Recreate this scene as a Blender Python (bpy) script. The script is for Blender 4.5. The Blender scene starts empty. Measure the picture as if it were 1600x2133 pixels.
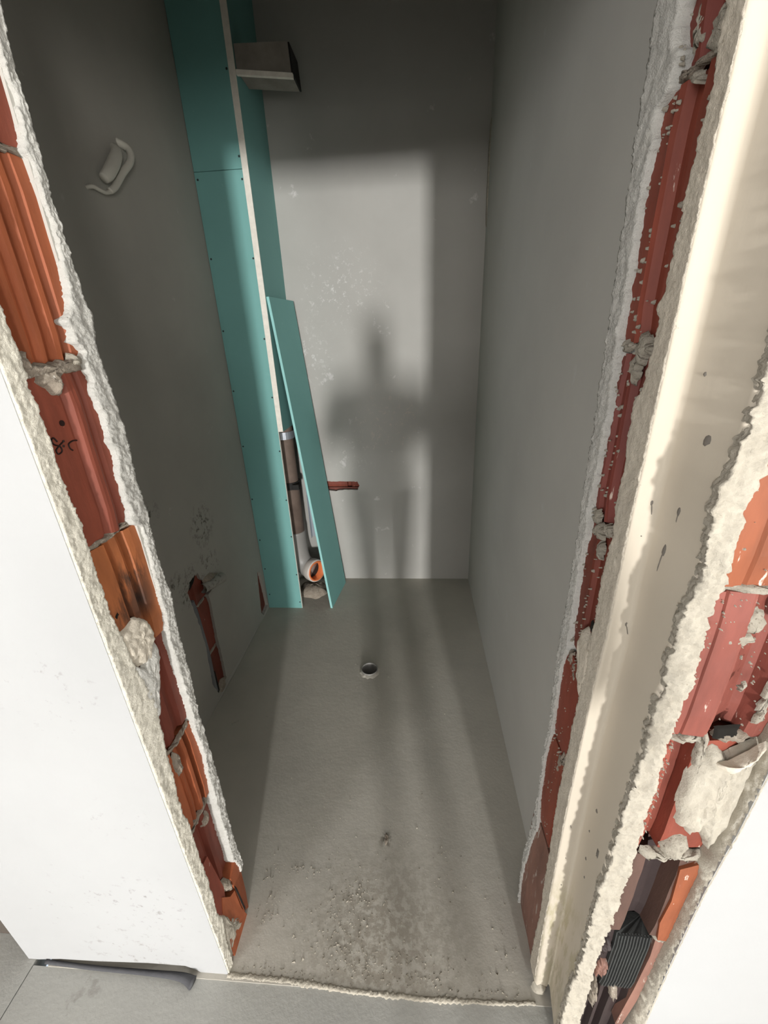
import bpy, bmesh, math, random
from mathutils import Vector, Matrix, noise
random.seed(7)
S = bpy.context.scene
COL = S.collection

# ------------------------------------------------------------------ camera
cam_d = bpy.data.cameras.new('camera'); cam = bpy.data.objects.new('camera', cam_d); COL.objects.link(cam)
cam_d.sensor_fit = 'HORIZONTAL'; cam_d.sensor_width = 36.0; cam_d.lens = 858.05 / 1600 * 36.0
cam_d.clip_start = 0.02; cam_d.clip_end = 60
R = ((0.99713815, -0.00748477, -0.07522956), (0.06635838, -0.39012304, 0.91836843), (-0.03622256, -0.92073231, -0.38850989))
cam.matrix_world = Matrix([[R[i][0], -R[i][1], -R[i][2], (0, 0, 1.5)[i]] for i in range(3)] + [[0, 0, 0, 1]])
S.camera = cam

# ------------------------------------------------------------------ light and exposure
W = bpy.data.worlds.new('world'); S.world = W; W.use_nodes = True
W.node_tree.nodes['Background'].inputs[0].default_value = (0.75, 0.87, 1.0, 1)
W.node_tree.nodes['Background'].inputs[1].default_value = 1.0
def area(name, loc, direction, sx, sy, power, color):
    d = bpy.data.lights.new(name, 'AREA'); d.shape = 'RECTANGLE'; d.size = sx; d.size_y = sy
    d.energy = power; d.color = color
    o = bpy.data.objects.new(name, d); COL.objects.link(o); o.location = loc
    o.rotation_euler = Vector(direction).to_track_quat('-Z', 'Z').to_euler()
    return o
# daylight of the far balcony door, straight behind the photographer, and of an end window, plus added fill lights at the sides
area('balcony_daylight', (1.42, -9.52, 1.18), (0, 1, 0), 0.42, 0.85, 1050, (1.0, 0.99, 0.97))
area('end_window_daylight', (-0.5, -9.52, 1.25), (0, 1, 0), 2.2, 1.3, 240, (1.0, 0.97, 0.92))
area('hall_fill_right', (2.58, -0.45, 1.4), (-1, 0.1, -0.02), 1.1, 1.4, 46, (1.0, 0.95, 0.87))  # added fill for the left reveal, kept out of the room
area('far_fill_right', (2.58, -4.6, 1.1), (-1, 0.3, 0), 1.4, 0.9, 150, (1.0, 0.96, 0.9))  # added fill to brighten the casing front
area('hall_fill_left', (-2.55, -3.4, 1.5), (1, 0.2, -0.02), 1.8, 1.4, 125, (0.97, 0.98, 1.0))  # added fill to lift the right wall of the room
S.view_settings.view_transform = 'Standard'; S.view_settings.look = 'None'
S.view_settings.gamma = 1.0; S.view_settings.use_curve_mapping = False
S.view_settings.exposure = 0.0

# ------------------------------------------------------------------ materials
def mat(name, c1, c2=None, c3=None, rough=0.9, scale=6, amount3=0.6, scale3=30, bump=0.2, bscale=120, stains=(), metal=0.0, spec=0.3, stretch=(1, 1, 1), width3=0.06):
    m = bpy.data.materials.new(name); m.use_nodes = True
    nt = m.node_tree; N = nt.nodes; L = nt.links
    b = N['Principled BSDF']; b.inputs['Roughness'].default_value = rough; b.inputs['Metallic'].default_value = metal
    b.inputs['Specular IOR Level'].default_value = spec
    tc = N.new('ShaderNodeTexCoord'); mp = N.new('ShaderNodeMapping'); L.new(tc.outputs['Object'], mp.inputs[0]); mp.inputs['Scale'].default_value = stretch
    def nz(sc, det=4, rg=0.6):
        n = N.new('ShaderNodeTexNoise'); n.inputs['Scale'].default_value = sc; n.inputs['Detail'].default_value = det; n.inputs['Roughness'].default_value = rg
        L.new(mp.outputs[0], n.inputs['Vector']); return n.outputs[0]
    def ramp(v, a, c):
        r = N.new('ShaderNodeMapRange'); r.inputs[1].default_value = a; r.inputs[2].default_value = c; L.new(v, r.inputs[0]); return r.outputs[0]
    def mix(f, a, c):
        x = N.new('ShaderNodeMix'); x.data_type = 'RGBA'
        L.new(f, x.inputs[0])
        for v, i in ((a, 6), (c, 7)):
            if isinstance(v, tuple): x.inputs[i].default_value = (*v, 1)
            else: L.new(v, x.inputs[i])
        return x.outputs[2]
    col = mix(ramp(nz(scale), 0.3, 0.7), c1, c2 or tuple(k * 0.85 for k in c1))
    if c3: col = mix(ramp(nz(scale3, 5, 0.65), amount3, amount3 + width3), col, c3)
    for (sx, sy, sz, rad, sc, thr) in stains:
        vm = N.new('ShaderNodeVectorMath'); vm.operation = 'DISTANCE'; L.new(tc.outputs['Object'], vm.inputs[0]); vm.inputs[1].default_value = (sx, sy, sz)
        f = ramp(vm.outputs['Value'], rad, rad * 0.2)
        ml = N.new('ShaderNodeMath'); ml.operation = 'MULTIPLY'; L.new(f, ml.inputs[0]); L.new(ramp(nz(45, 5, 0.7), thr, thr + 0.12), ml.inputs[1])
        col = mix(ml.outputs[0], col, sc)
    L.new(col, b.inputs['Base Color'])
    if bump:
        bp = N.new('ShaderNodeBump'); bp.inputs['Strength'].default_value = bump; bp.inputs['Distance'].default_value = 0.004
        L.new(nz(bscale, 6, 0.7), bp.inputs['Height']); L.new(bp.outputs[0], b.inputs['Normal'])
    return m

scuff = (0.07, 0.065, 0.05)
M = {}
M['white'] = mat('white_plaster', (0.368, 0.370, 0.370), (0.348, 0.349, 0.349), (0.315, 0.31, 0.30), scale=3, scale3=9, amount3=0.70, width3=0.1, bump=0.05, rough=0.8,
                 stains=((-0.60, 0.485, 0.62, 0.09, (0.22, 0.21, 0.2), 0.58), (-0.62, 0.485, 0.30, 0.16, (0.2, 0.19, 0.18), 0.59), (-0.72, 0.485, 0.05, 0.18, (0.2, 0.19, 0.17), 0.57), (-0.62, 0.485, 0.95, 0.14, (0.22, 0.21, 0.2), 0.61), (-0.8, 0.485, 0.3, 0.2, (0.22, 0.21, 0.2), 0.62)))
M['cream'] = mat('cream_plaster', (0.58, 0.52, 0.425), (0.55, 0.49, 0.40), (0.48, 0.43, 0.355), scale=4, stretch=(1, 1, 0.25), scale3=14, amount3=0.66, bump=0.05, rough=0.8,
                 stains=((0.31, 0.5, 0.30, 0.2, (0.45, 0.40, 0.28), 0.46), (0.31, 0.5, 0.12, 0.14, (0.42, 0.38, 0.28), 0.44)))
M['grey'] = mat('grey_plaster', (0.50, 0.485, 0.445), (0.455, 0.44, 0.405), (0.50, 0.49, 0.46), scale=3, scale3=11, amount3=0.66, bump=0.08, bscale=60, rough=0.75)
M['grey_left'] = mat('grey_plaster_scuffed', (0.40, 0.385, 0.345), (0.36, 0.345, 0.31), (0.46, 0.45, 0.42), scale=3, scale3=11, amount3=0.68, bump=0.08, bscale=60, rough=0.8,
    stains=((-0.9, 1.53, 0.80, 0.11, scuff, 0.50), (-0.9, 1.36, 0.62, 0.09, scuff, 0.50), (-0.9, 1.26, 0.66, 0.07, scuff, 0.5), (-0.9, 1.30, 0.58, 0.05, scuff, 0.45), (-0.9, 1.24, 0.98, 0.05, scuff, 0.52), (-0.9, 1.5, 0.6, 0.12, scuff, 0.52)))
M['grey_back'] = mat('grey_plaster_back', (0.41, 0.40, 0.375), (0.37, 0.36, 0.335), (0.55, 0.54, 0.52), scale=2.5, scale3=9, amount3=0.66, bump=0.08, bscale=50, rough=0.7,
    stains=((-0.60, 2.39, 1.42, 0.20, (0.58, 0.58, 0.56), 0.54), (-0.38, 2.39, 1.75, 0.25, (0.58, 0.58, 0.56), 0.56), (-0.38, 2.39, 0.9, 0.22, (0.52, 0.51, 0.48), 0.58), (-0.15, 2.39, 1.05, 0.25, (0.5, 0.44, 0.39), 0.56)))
M['screed'] = mat('cement_screed', (0.50, 0.47, 0.41), (0.43, 0.405, 0.355), (0.35, 0.33, 0.285), scale=3.5, scale3=16, amount3=0.68, bump=0.28, bscale=28, rough=0.85,
    stains=((-0.101, 0.813, 0.0, 0.03, (0.08, 0.07, 0.05), 0.45), (-0.1, 0.56, 0.0, 0.30, (0.33, 0.30, 0.25), 0.42)))
M['screed_hall'] = mat('hall_screed', (0.40, 0.395, 0.365), (0.36, 0.355, 0.33), (0.31, 0.30, 0.275), scale=3, scale3=10, amount3=0.64, bump=0.3, bscale=60, rough=0.85)
M['rough_cream'] = mat('rough_cream_plaster', (0.49, 0.45, 0.375), (0.43, 0.39, 0.32), (0.25, 0.215, 0.16), scale=40, scale3=190, amount3=0.68, bump=0.7, bscale=260, rough=0.95)
M['rough_cream_left'] = mat('cream_edge_lightened', (0.76, 0.72, 0.62), (0.70, 0.66, 0.56), (0.42, 0.39, 0.32), scale=40, scale3=200, amount3=0.70, bump=0.8, bscale=260, rough=0.95)  # lighter copy of the rough cream; missing light put into its colour
M['rough_grey'] = mat('rough_grey_plaster', (0.68, 0.665, 0.62), (0.60, 0.585, 0.54), (0.30, 0.28, 0.24), scale=40, scale3=200, amount3=0.69, bump=0.9, bscale=260, rough=0.95)
M['rough_tan'] = mat('rough_tan_plaster', (0.66, 0.60, 0.50), (0.58, 0.52, 0.43), (0.42, 0.37, 0.29), scale=25, scale3=120, amount3=0.62, bump=0.7, bscale=160, rough=0.95)
M['mortar'] = mat('mortar', (0.42, 0.36, 0.29), (0.30, 0.25, 0.20), (0.60, 0.55, 0.48), scale=70, scale3=150, amount3=0.6, bump=1.0, bscale=260, rough=0.95)
M['mortar_pale'] = mat('pale_mortar', (0.46, 0.42, 0.35), (0.35, 0.315, 0.255), (0.21, 0.18, 0.14), scale=60, scale3=170, amount3=0.60, bump=0.9, bscale=260, rough=0.95)
spk = (0.62, 0.50, 0.42)
def brickmat(n, c, k=0.6, fleck=spk, am=0.69, stains=(), rough=0.62):
    M[n] = mat(n, c, tuple(v * k for v in c), fleck, scale=26, stretch=(1, 1, 0.22), scale3=80, amount3=am, bump=0.15, bscale=180, rough=rough, stains=stains, spec=0.4)
brickmat('brick_orange', (0.37, 0.10, 0.038), am=0.74)
brickmat('brick_red', (0.27, 0.065, 0.036), am=0.72)
brickmat('brick_bright', (0.44, 0.14, 0.048), am=0.76, stains=((-0.505, 0.594, 1.075, 0.05, (0.02, 0.014, 0.012), 0.30), (-0.505, 0.594, 1.13, 0.055, (0.03, 0.02, 0.015), 0.42), (-0.505, 0.563, 1.08, 0.07, (0.10, 0.04, 0.02), 0.42)))
brickmat('brick_dark', (0.19, 0.042, 0.024), am=0.73)
brickmat('brick_maroon', (0.20, 0.045, 0.032), am=0.68)
brickmat('brick_rust', (0.26, 0.058, 0.034), am=0.67)
brickmat('brick_salmon', (0.255, 0.07, 0.05), am=0.66, fleck=(0.72, 0.60, 0.52))
brickmat('brick_flame', (0.29, 0.082, 0.032), am=0.65, fleck=(0.75, 0.6, 0.5))
brickmat('brick_muddy', (0.27, 0.135, 0.10), am=0.6, fleck=(0.42, 0.36, 0.31))
brickmat('brick_black', (0.035, 0.021, 0.02), am=0.72, fleck=(0.12, 0.08, 0.06))
brickmat('brick_brown', (0.105, 0.056, 0.042), am=0.66, fleck=(0.09, 0.06, 0.05))  # dark brown clay for the block with the open channel
M['ribbed_dark'] = mat('dark_ribbed_clay', (0.045, 0.048, 0.045), (0.03, 0.03, 0.03), bump=0.2, rough=0.8)
M['teal'] = mat('teal_board_paper', (0.165, 0.365, 0.345), (0.155, 0.345, 0.325), (0.195, 0.40, 0.375), scale=5, scale3=25, amount3=0.68, bump=0.03, rough=0.7)
M['teal_edge'] = mat('teal_board_edge', (0.32, 0.62, 0.60), bump=0.03, rough=0.8)
M['gypsum'] = mat('gypsum_core', (0.80, 0.76, 0.68), scale=40, bump=0.4, rough=0.95)
M['zinc'] = mat('galvanised_steel', (0.45, 0.48, 0.52), metal=0.7, rough=0.45, bump=0.02)
M['pipe_brown'] = mat('brown_drain_pipe', (0.17, 0.125, 0.10), (0.11, 0.08, 0.065), scale=12, bump=0.25, rough=0.7)
M['pipe_grey'] = mat('grey_plastic', (0.26, 0.25, 0.235), bump=0.02, rough=0.45, spec=0.5)
M['pipe_white'] = mat('pale_plastic', (0.62, 0.57, 0.52), bump=0.03, rough=0.5, spec=0.5)
M['seal'] = mat('orange_plastic', (0.72, 0.20, 0.07), bump=0.02, rough=0.5)
M['black'] = mat('plain_black', (0.015, 0.014, 0.013), bump=0.05, rough=0.7)
M['void'] = mat('dark_cavity', (0.03, 0.025, 0.022), bump=0.3, rough=0.95)  # near-black backing; the shade of the cavities is put into its colour
M['foam'] = mat('grey_foam', (0.085, 0.085, 0.09), (0.05, 0.05, 0.055), bump=0.3, rough=0.9)
M['conduit'] = mat('grey_conduit', (0.22, 0.225, 0.235), bump=0.05, rough=0.6)
M['screw'] = mat('black_screw', (0.02, 0.03, 0.03), rough=0.5, bump=0)
M['cable'] = mat('white_cable', (0.62, 0.60, 0.53), bump=0.1, rough=0.6)
M['duct'] = mat('grey_board', (0.30, 0.275, 0.24), (0.22, 0.20, 0.175), scale=15, bump=0.1, rough=0.9)
M['ink'] = mat('marker_ink', (0.02, 0.008, 0.006), bump=0, rough=0.6)
M['taupe'] = mat('taupe_plaster', (0.30, 0.26, 0.22), bump=0.05, rough=0.85)
M['brown_wall'] = mat('dark_brown_wall', (0.085, 0.07, 0.058), bump=0.05, rough=0.8)  # even dark brown over the whole far-left wall
M['splash'] = mat('dried_cement', (0.20, 0.18, 0.155), bump=0.2, rough=0.9)
M['crack'] = mat('dark_crack', (0.012, 0.01, 0.008), bump=0, rough=1)  # near-black patches paint the dark of holes, slits and the base gap
M['skin'] = mat('skin', (0.55, 0.36, 0.28), bump=0.02, rough=0.55)
M['coat'] = mat('dark_jacket', (0.05, 0.055, 0.07), bump=0.2, rough=0.9)
M['jeans'] = mat('jeans', (0.07, 0.09, 0.14), bump=0.2, rough=0.9)
M['hair'] = mat('hair', (0.05, 0.035, 0.025), bump=0.3, rough=0.6, bscale=200)

# ------------------------------------------------------------------ helpers
def mesh(name, bm, m, parent=None, smooth=False):
    me = bpy.data.meshes.new(name); bm.normal_update(); bm.to_mesh(me); bm.free()
    o = bpy.data.objects.new(name, me); COL.objects.link(o)
    for x in (m if isinstance(m, list) else [m]): me.materials.append(x)
    if smooth:
        for p in me.polygons: p.use_smooth = True
    if parent: adopt(o, parent)
    return o
def adopt(o, parent):
    o.parent = parent; o.matrix_parent_inverse = Matrix.Translation(parent.location).inverted() if parent.type == 'EMPTY' else Matrix.Identity(4)
def thing(name, loc, label, cat, group=None):
    o = bpy.data.objects.new(name, None); COL.objects.link(o); o.location = loc; o.empty_display_size = 0.1
    o['label'] = label; o['category'] = cat
    if group: o['group'] = group
    return o
def tag(o, label, cat, group=None):
    o['label'] = label; o['category'] = cat
    if group: o['group'] = group
    return o
def structure(o, label=None, cat='wall'):
    o['kind'] = 'structure'
    if label: o['label'] = label; o['category'] = cat
    return o
def box(bm, x0, x1, y0, y1, z0, z1):
    v = [bm.verts.new((x, y, z)) for x in (x0, x1) for y in (y0, y1) for z in (z0, z1)]
    for f in ((0, 1, 3, 2), (4, 6, 7, 5), (0, 4, 5, 1), (2, 3, 7, 6), (0, 2, 6, 4), (1, 5, 7, 3)): bm.faces.new([v[i] for i in f])
def boxes(name, m, parent, *bs, bevel=0):
    bm = bmesh.new()
    for b in bs: box(bm, *b)
    if bevel: bmesh.ops.bevel(bm, geom=bm.edges[:], offset=bevel, segments=2, affect='EDGES')
    bmesh.ops.recalc_face_normals(bm, faces=bm.faces)
    return mesh(name, bm, m, parent)
def fbm(*p): return noise.fractal(Vector(p), 1.0, 2.0, 4)
def interp(pts, z):
    p = sorted(pts, key=lambda q: q[1])
    if z <= p[0][1]: return p[0][0]
    for a, b in zip(p, p[1:]):
        if z <= b[1]: return a[0] + (b[0] - a[0]) * (z - a[1]) / max(b[1] - a[1], 1e-6)
    return p[-1][0]
# planes: (u, d, z) -> world; d is measured out of the face
LJ = lambda u, d, z: Vector((-0.487 + d, u, z))
RJ = lambda u, d, z: Vector((0.283 - d, u, z))
ST = lambda u, d, z: Vector((u, 0.425 - d, z))
LW = lambda u, d, z: Vector((-0.9 + d, u, z))
BW = lambda u, d, z: Vector((u, 2.39 - d, z))
FW = lambda u, d, z: Vector((u, 0.485 - d, z))

def rough_band(name, P, ea, eb, z0, z1, m, parent, d0=0.0, amp=0.003, jag=(0.0, 0.003), dz=0.0026, n=13, seed=0, back=0.03, lumps=0.0, nsk=1):
    """a broken plaster edge: a ragged solid strip between the outlines ea and eb"""
    bm = bmesh.new(); rows = []
    k = int((z1 - z0) / dz) + 1
    for i in range(k + 1):
        z = z0 + (z1 - z0) * i / k
        a = interp(ea, z) + jag[0] * fbm(z * 70, seed, 1.3) + jag[0] * 0.7 * noise.noise(Vector((z * 260, seed, 5)))
        b = interp(eb, z) + jag[1] * fbm(z * 70, seed, 7.7) + jag[1] * 0.8 * noise.noise(Vector((z * 260, seed, 9)))
        row = [P(a + 0.7 * jag[0] * fbm(z * 90, q_ * 2.1, seed + 3) + 0.001 * (1 - q_ / nsk) * (nsk > 1), d0 - back * (1 - q_ / nsk), z + (0.0015 * noise.noise(Vector((z * 200, q_ * 3.3, seed))) if nsk > 1 else 0)) for q_ in range(nsk)]
        for j in range(n + 1):
            t = j / n; u = a + (b - a) * t
            d = d0 + amp * 0.7 * fbm(u * 70, z * 45, seed) + amp * 0.75 * noise.noise(Vector((u * 330, z * 230, seed)))
            if lumps: d += lumps * max(0, fbm(u * 22, z * 16, seed + 40)) ** 1.0
            if j == n: d -= 0.0025
            row.append(P(u, d, z))
        row.append(P(b, d0 - back, z))
        rows.append([bm.verts.new(q) for q in row])
    for r, s in zip(rows, rows[1:]):
        for j in range(len(r) - 1): bm.faces.new((r[j], r[j + 1], s[j + 1], s[j]))
    bmesh.ops.recalc_face_normals(bm, faces=bm.faces)
    return mesh(name, bm, m, parent, True)

def brick(P, prof, z0, z1, m, parent, name='brick', depth=0.09, taper=0.0, seed=0, chip=0.0012):
    """a hollow clay block end: the profile (u, d) run up from z0 to z1"""
    bm = bmesh.new(); rows = []
    nz_ = 6
    for i in range(nz_ + 1):
        t = i / nz_; z = z0 + (z1 - z0) * t
        row = []
        for j, (u, d) in enumerate(prof):
            e = chip * noise.noise(Vector((u * 90, z * 25, seed)))
            zz = z + ((0.004 * noise.noise(Vector((u * 60, z0, seed + 3)))) if i in (0, nz_) else 0)
            row.append(P(u, d + e - (0.003 if i in (0, nz_) else 0), zz))
        row.append(P(prof[-1][0], -depth, z)); row.insert(0, P(prof[0][0], -depth, z))
        rows.append([bm.verts.new(q) for q in row])
    for r, s in zip(rows, rows[1:]):
        for j in range(len(r)): bm.faces.new((r[j], r[(j + 1) % len(r)], s[(j + 1) % len(r)], s[j]))
    bm.faces.new(rows[0][::-1]); bm.faces.new(rows[-1])
    bmesh.ops.recalc_face_normals(bm, faces=bm.faces)
    return mesh(name, bm, m, parent)

def lump(bm, P, pts, h, amp=0.002, seed=0, rings=6, jag=0.002, base=0.0, sub=5, flat=3):
    """a ragged blob of mortar or plaster on a face, outline pts (u, z)"""
    cu = sum(p[0] for p in pts) / len(pts); cz = sum(p[1] for p in pts) / len(pts)
    out = []
    for (a, b) in zip(pts, pts[1:] + pts[:1]):
        for k in range(sub): out.append((a[0] + (b[0] - a[0]) * k / sub, a[1] + (b[1] - a[1]) * k / sub))
    c = bm.verts.new(P(cu, base + h, cz)); prev = None
    for r in range(1, rings + 1):
        t = r / rings; ring = []
        for (u, z) in out:
            jn = jag * fbm(u * 120, z * 120, seed) * t
            uu = cu + (u - cu) * t + jn; zz = cz + (z - cz) * t + jag * fbm(z * 120, u * 120, seed + 9) * t
            d = base + h * (1 - t ** flat) + (amp * fbm(uu * 90, zz * 90, seed) if r < rings else -min(0.004, h * 2.0))
            ring.append(bm.verts.new(P(uu, d, zz)))
        if prev is None:
            for i in range(len(ring)): bm.faces.new((c, ring[i], ring[(i + 1) % len(ring)]))
        else:
            for i in range(len(ring)): bm.faces.new((prev[i], ring[i], ring[(i + 1) % len(ring)], prev[(i + 1) % len(ring)]))
        prev = ring
def lump_obj(name, P, pts, h, m, parent, **k):
    bm = bmesh.new(); lump(bm, P, pts, h, **k); bmesh.ops.recalc_face_normals(bm, faces=bm.faces)
    return mesh(name, bm, m, parent, True)
def ell(u, z, ru, rz, n=10, seed=0, rot=0):
    r = random.Random(seed); o = []
    for i in range(n):
        a = 2 * math.pi * i / n; s = r.uniform(0.75, 1.2); x = ru * s * math.cos(a); y = rz * s * math.sin(a)
        o.append((u + x * math.cos(rot) - y * math.sin(rot), z + x * math.sin(rot) + y * math.cos(rot)))
    return o
def ragged(pts, step=0.012, jag=0.003, seed=0):
    out = []
    for a, b in zip(pts, pts[1:] + pts[:1]):
        L_ = math.hypot(b[0] - a[0], b[1] - a[1]); n = max(1, int(L_ / step))
        for k in range(n):
            u = a[0] + (b[0] - a[0]) * k / n; z = a[1] + (b[1] - a[1]) * k / n
            out.append((u + jag * fbm(u * 80, z * 80, seed), z + jag * fbm(z * 80, u * 80, seed + 5)))
    return out
def slab(name, P, outer, holes, th, m, parent=None, d=0.0):
    """a flat layer of thickness th with the face at d, and holes right through it"""
    bm = bmesh.new(); loops = []
    for lp in [outer] + list(holes):
        vs = [bm.verts.new(P(u, d, z)) for u, z in lp]; loops.append(vs)
        for i in range(len(vs)): bm.edges.new((vs[i], vs[(i + 1) % len(vs)]))
    bmesh.ops.triangle_fill(bm, use_beauty=True, edges=bm.edges[:])
    for lp, pts in zip(loops, [outer] + list(holes)):
        bk = [bm.verts.new(P(u, d - th, z)) for u, z in pts]
        for i in range(len(lp)):
            j = (i + 1) % len(lp); bm.faces.new((lp[i], lp[j], bk[j], bk[i]))
    bmesh.ops.recalc_face_normals(bm, faces=bm.faces)
    return mesh(name, bm, m, parent)
def tube(bm, path, rad, seg=14, caps=True):
    path = [Vector(p) for p in path]; rings = []; up = None
    for i, p in enumerate(path):
        t = (path[min(i + 1, len(path) - 1)] - path[max(i - 1, 0)]).normalized()
        if up is None: up = t.orthogonal().normalized()
        up = (up - t * up.dot(t)).normalized(); s = t.cross(up); r = rad(i / max(1, len(path) - 1)) if callable(rad) else rad
        rings.append([bm.verts.new(p + (up * math.cos(a) + s * math.sin(a)) * r) for a in [2 * math.pi * k / seg for k in range(seg)]])
    for a, b in zip(rings, rings[1:]):
        for k in range(seg): bm.faces.new((a[k], a[(k + 1) % seg], b[(k + 1) % seg], b[k]))
    if caps: bm.faces.new(rings[0][::-1]); bm.faces.new(rings[-1])
def tube_obj(name, path, rad, m, parent, seg=14, smooth=True):
    bm = bmesh.new(); tube(bm, path, rad, seg); bmesh.ops.recalc_face_normals(bm, faces=bm.faces)
    return mesh(name, bm, m, parent, smooth)
def lathe(bm, o, axis, prof, seg=28):
    """rings of (along, radius) about an axis"""
    axis = Vector(axis).normalized(); up = axis.orthogonal().normalized(); s = axis.cross(up); o = Vector(o); rings = []
    for (h, r) in prof:
        rings.append([bm.verts.new(o + axis * h + (up * math.cos(2 * math.pi * k / seg) + s * math.sin(2 * math.pi * k / seg)) * r) for k in range(seg)])
    for a, b in zip(rings, rings[1:]):
        for k in range(seg): bm.faces.new((a[k], a[(k + 1) % seg], b[(k + 1) % seg], b[k]))
def smooth_path(pts, n=8):
    p = [Vector(q) for q in pts]; out = []
    for i in range(len(p) - 1):
        a, b, c, d = p[max(i - 1, 0)], p[i], p[i + 1], p[min(i + 2, len(p) - 1)]
        for k in range(n):
            t = k / n
            out.append(0.5 * ((2 * b) + (c - a) * t + (2 * a - 5 * b + 4 * c - d) * t * t + (3 * b - a - 3 * c + d) * t ** 3))
    return out + [p[-1]]

# ------------------------------------------------------------------ outlines of the broken edges (depth or x, height)
LI_OUT = [(0.6602, 1.8884), (0.6533, 1.8399), (0.6522, 1.8061), (0.6547, 1.7791), (0.6525, 1.7501), (0.6531, 1.7251), (0.6524, 1.6788), (0.6552, 1.6253), (0.6564, 1.6135), (0.6592, 1.5875), (0.6574, 1.5767), (0.6618, 1.5525), (0.6617, 1.5191), (0.6525, 1.5075), (0.6584, 1.4843), (0.6599, 1.4442), (0.6643, 1.4054), (0.6671, 1.3689), (0.6638, 1.3406), (0.6607, 1.3184), (0.661, 1.2625), (0.6655, 1.2263), (0.6604, 1.18), (0.6589, 1.1225), (0.6653, 1.0395), (0.6594, 0.9972), (0.6566, 0.926), (0.6549, 0.8343), (0.647, 0.7212), (0.6514, 0.6994), (0.6502, 0.6252), (0.6511, 0.5331), (0.6501, 0.4293), (0.6436, 0.347), (0.6431, 0.2823), (0.6502, 0.1775), (0.6475, 0.1556), (0.6353, 0.1438)]
LI_IN = [(0.6374, 1.843), (0.6359, 1.8176), (0.6403, 1.7975), (0.6371, 1.7663), (0.6369, 1.7497), (0.632, 1.7384), (0.639, 1.7209), (0.6369, 1.6894), (0.6404, 1.6607), (0.6382, 1.6267), (0.6366, 1.609), (0.6337, 1.5819), (0.6227, 1.5506), (0.61, 1.5377), (0.619, 1.5273), (0.6148, 1.5113), (0.6281, 1.4979), (0.6229, 1.486), (0.6274, 1.4569), (0.623, 1.4397), (0.6252, 1.4154), (0.6288, 1.3909), (0.6244, 1.3624), (0.6308, 1.3368), (0.6245, 1.3141), (0.6235, 1.2659), (0.6213, 1.2157), (0.6422, 1.2032), (0.642, 1.1484), (0.6378, 1.0961), (0.6352, 1.0188), (0.6255, 0.9528), (0.6259, 0.8954), (0.6274, 0.8324), (0.6299, 0.7629), (0.6236, 0.7089), (0.6291, 0.6273), (0.6226, 0.5625), (0.6208, 0.4706), (0.6188, 0.3586), (0.6201, 0.2303), (0.634, 0.1839)]
LO_IN = [(0.5143, 1.5579), (0.5168, 1.539), (0.5144, 1.5215), (0.5172, 1.494), (0.5167, 1.4815), (0.5147, 1.4655), (0.5146, 1.4418), (0.5165, 1.4168), (0.5167, 1.3846), (0.5145, 1.3605), (0.5133, 1.3346), (0.5149, 1.3142), (0.5197, 1.2727), (0.5183, 1.2292), (0.5162, 1.194), (0.5155, 1.1457), (0.515, 1.1058), (0.5225, 1.0543), (0.5265, 0.9861), (0.5376, 0.9303), (0.5431, 0.901), (0.5395, 0.8421), (0.5304, 0.7872), (0.5259, 0.7134), (0.5157, 0.6051), (0.5242, 0.57), (0.5222, 0.5033), (0.5195, 0.4469), (0.5223, 0.3685), (0.5192, 0.2879), (0.5122, 0.2367), (0.5234, 0.1818), (0.5111, 0.0953), (0.5088, 0.008)]
RI_OUT = [(0.6933, 1.8507), (0.6937, 1.8258), (0.6933, 1.8032), (0.6934, 1.7725), (0.6917, 1.742), (0.692, 1.7059), (0.6894, 1.667), (0.6899, 1.6379), (0.6899, 1.5988), (0.6854, 1.5766), (0.6874, 1.5358), (0.6823, 1.491), (0.6825, 1.4495), (0.6825, 1.4049), (0.6776, 1.3457), (0.679, 1.2892), (0.6769, 1.2415), (0.6743, 1.1674), (0.6727, 1.0649), (0.6768, 0.973), (0.679, 0.8809), (0.6613, 0.7548), (0.6678, 0.6459), (0.661, 0.4568), (0.6688, 0.3271), (0.6901, 0.2003), (0.6819, 0.0789), (0.6713, 0.0)]
RI_IN = [(0.6362, 1.8202), (0.6378, 1.8025), (0.6303, 1.7798), (0.6206, 1.7714), (0.6272, 1.754), (0.6259, 1.7462), (0.6464, 1.7358), (0.6484, 1.7147), (0.6422, 1.7049), (0.6491, 1.6865), (0.6499, 1.6629), (0.6521, 1.6447), (0.6475, 1.6182), (0.6497, 1.5922), (0.645, 1.5741), (0.6489, 1.5505), (0.6483, 1.5213), (0.6495, 1.499), (0.6444, 1.4754), (0.6455, 1.4517), (0.6414, 1.4102), (0.6373, 1.3796), (0.6417, 1.3484), (0.6442, 1.3099), (0.644, 1.2671), (0.6484, 1.2234), (0.6423, 1.1822), (0.6482, 1.1479), (0.6464, 1.0979), (0.6433, 1.0358), (0.6417, 0.9874), (0.6418, 0.941), (0.6516, 0.8953), (0.6497, 0.8306), (0.6451, 0.7555), (0.648, 0.7212), (0.6565, 0.6174), (0.6461, 0.4614), (0.6344, 0.4064), (0.6528, 0.3224), (0.6756, 0.163)]
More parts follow.
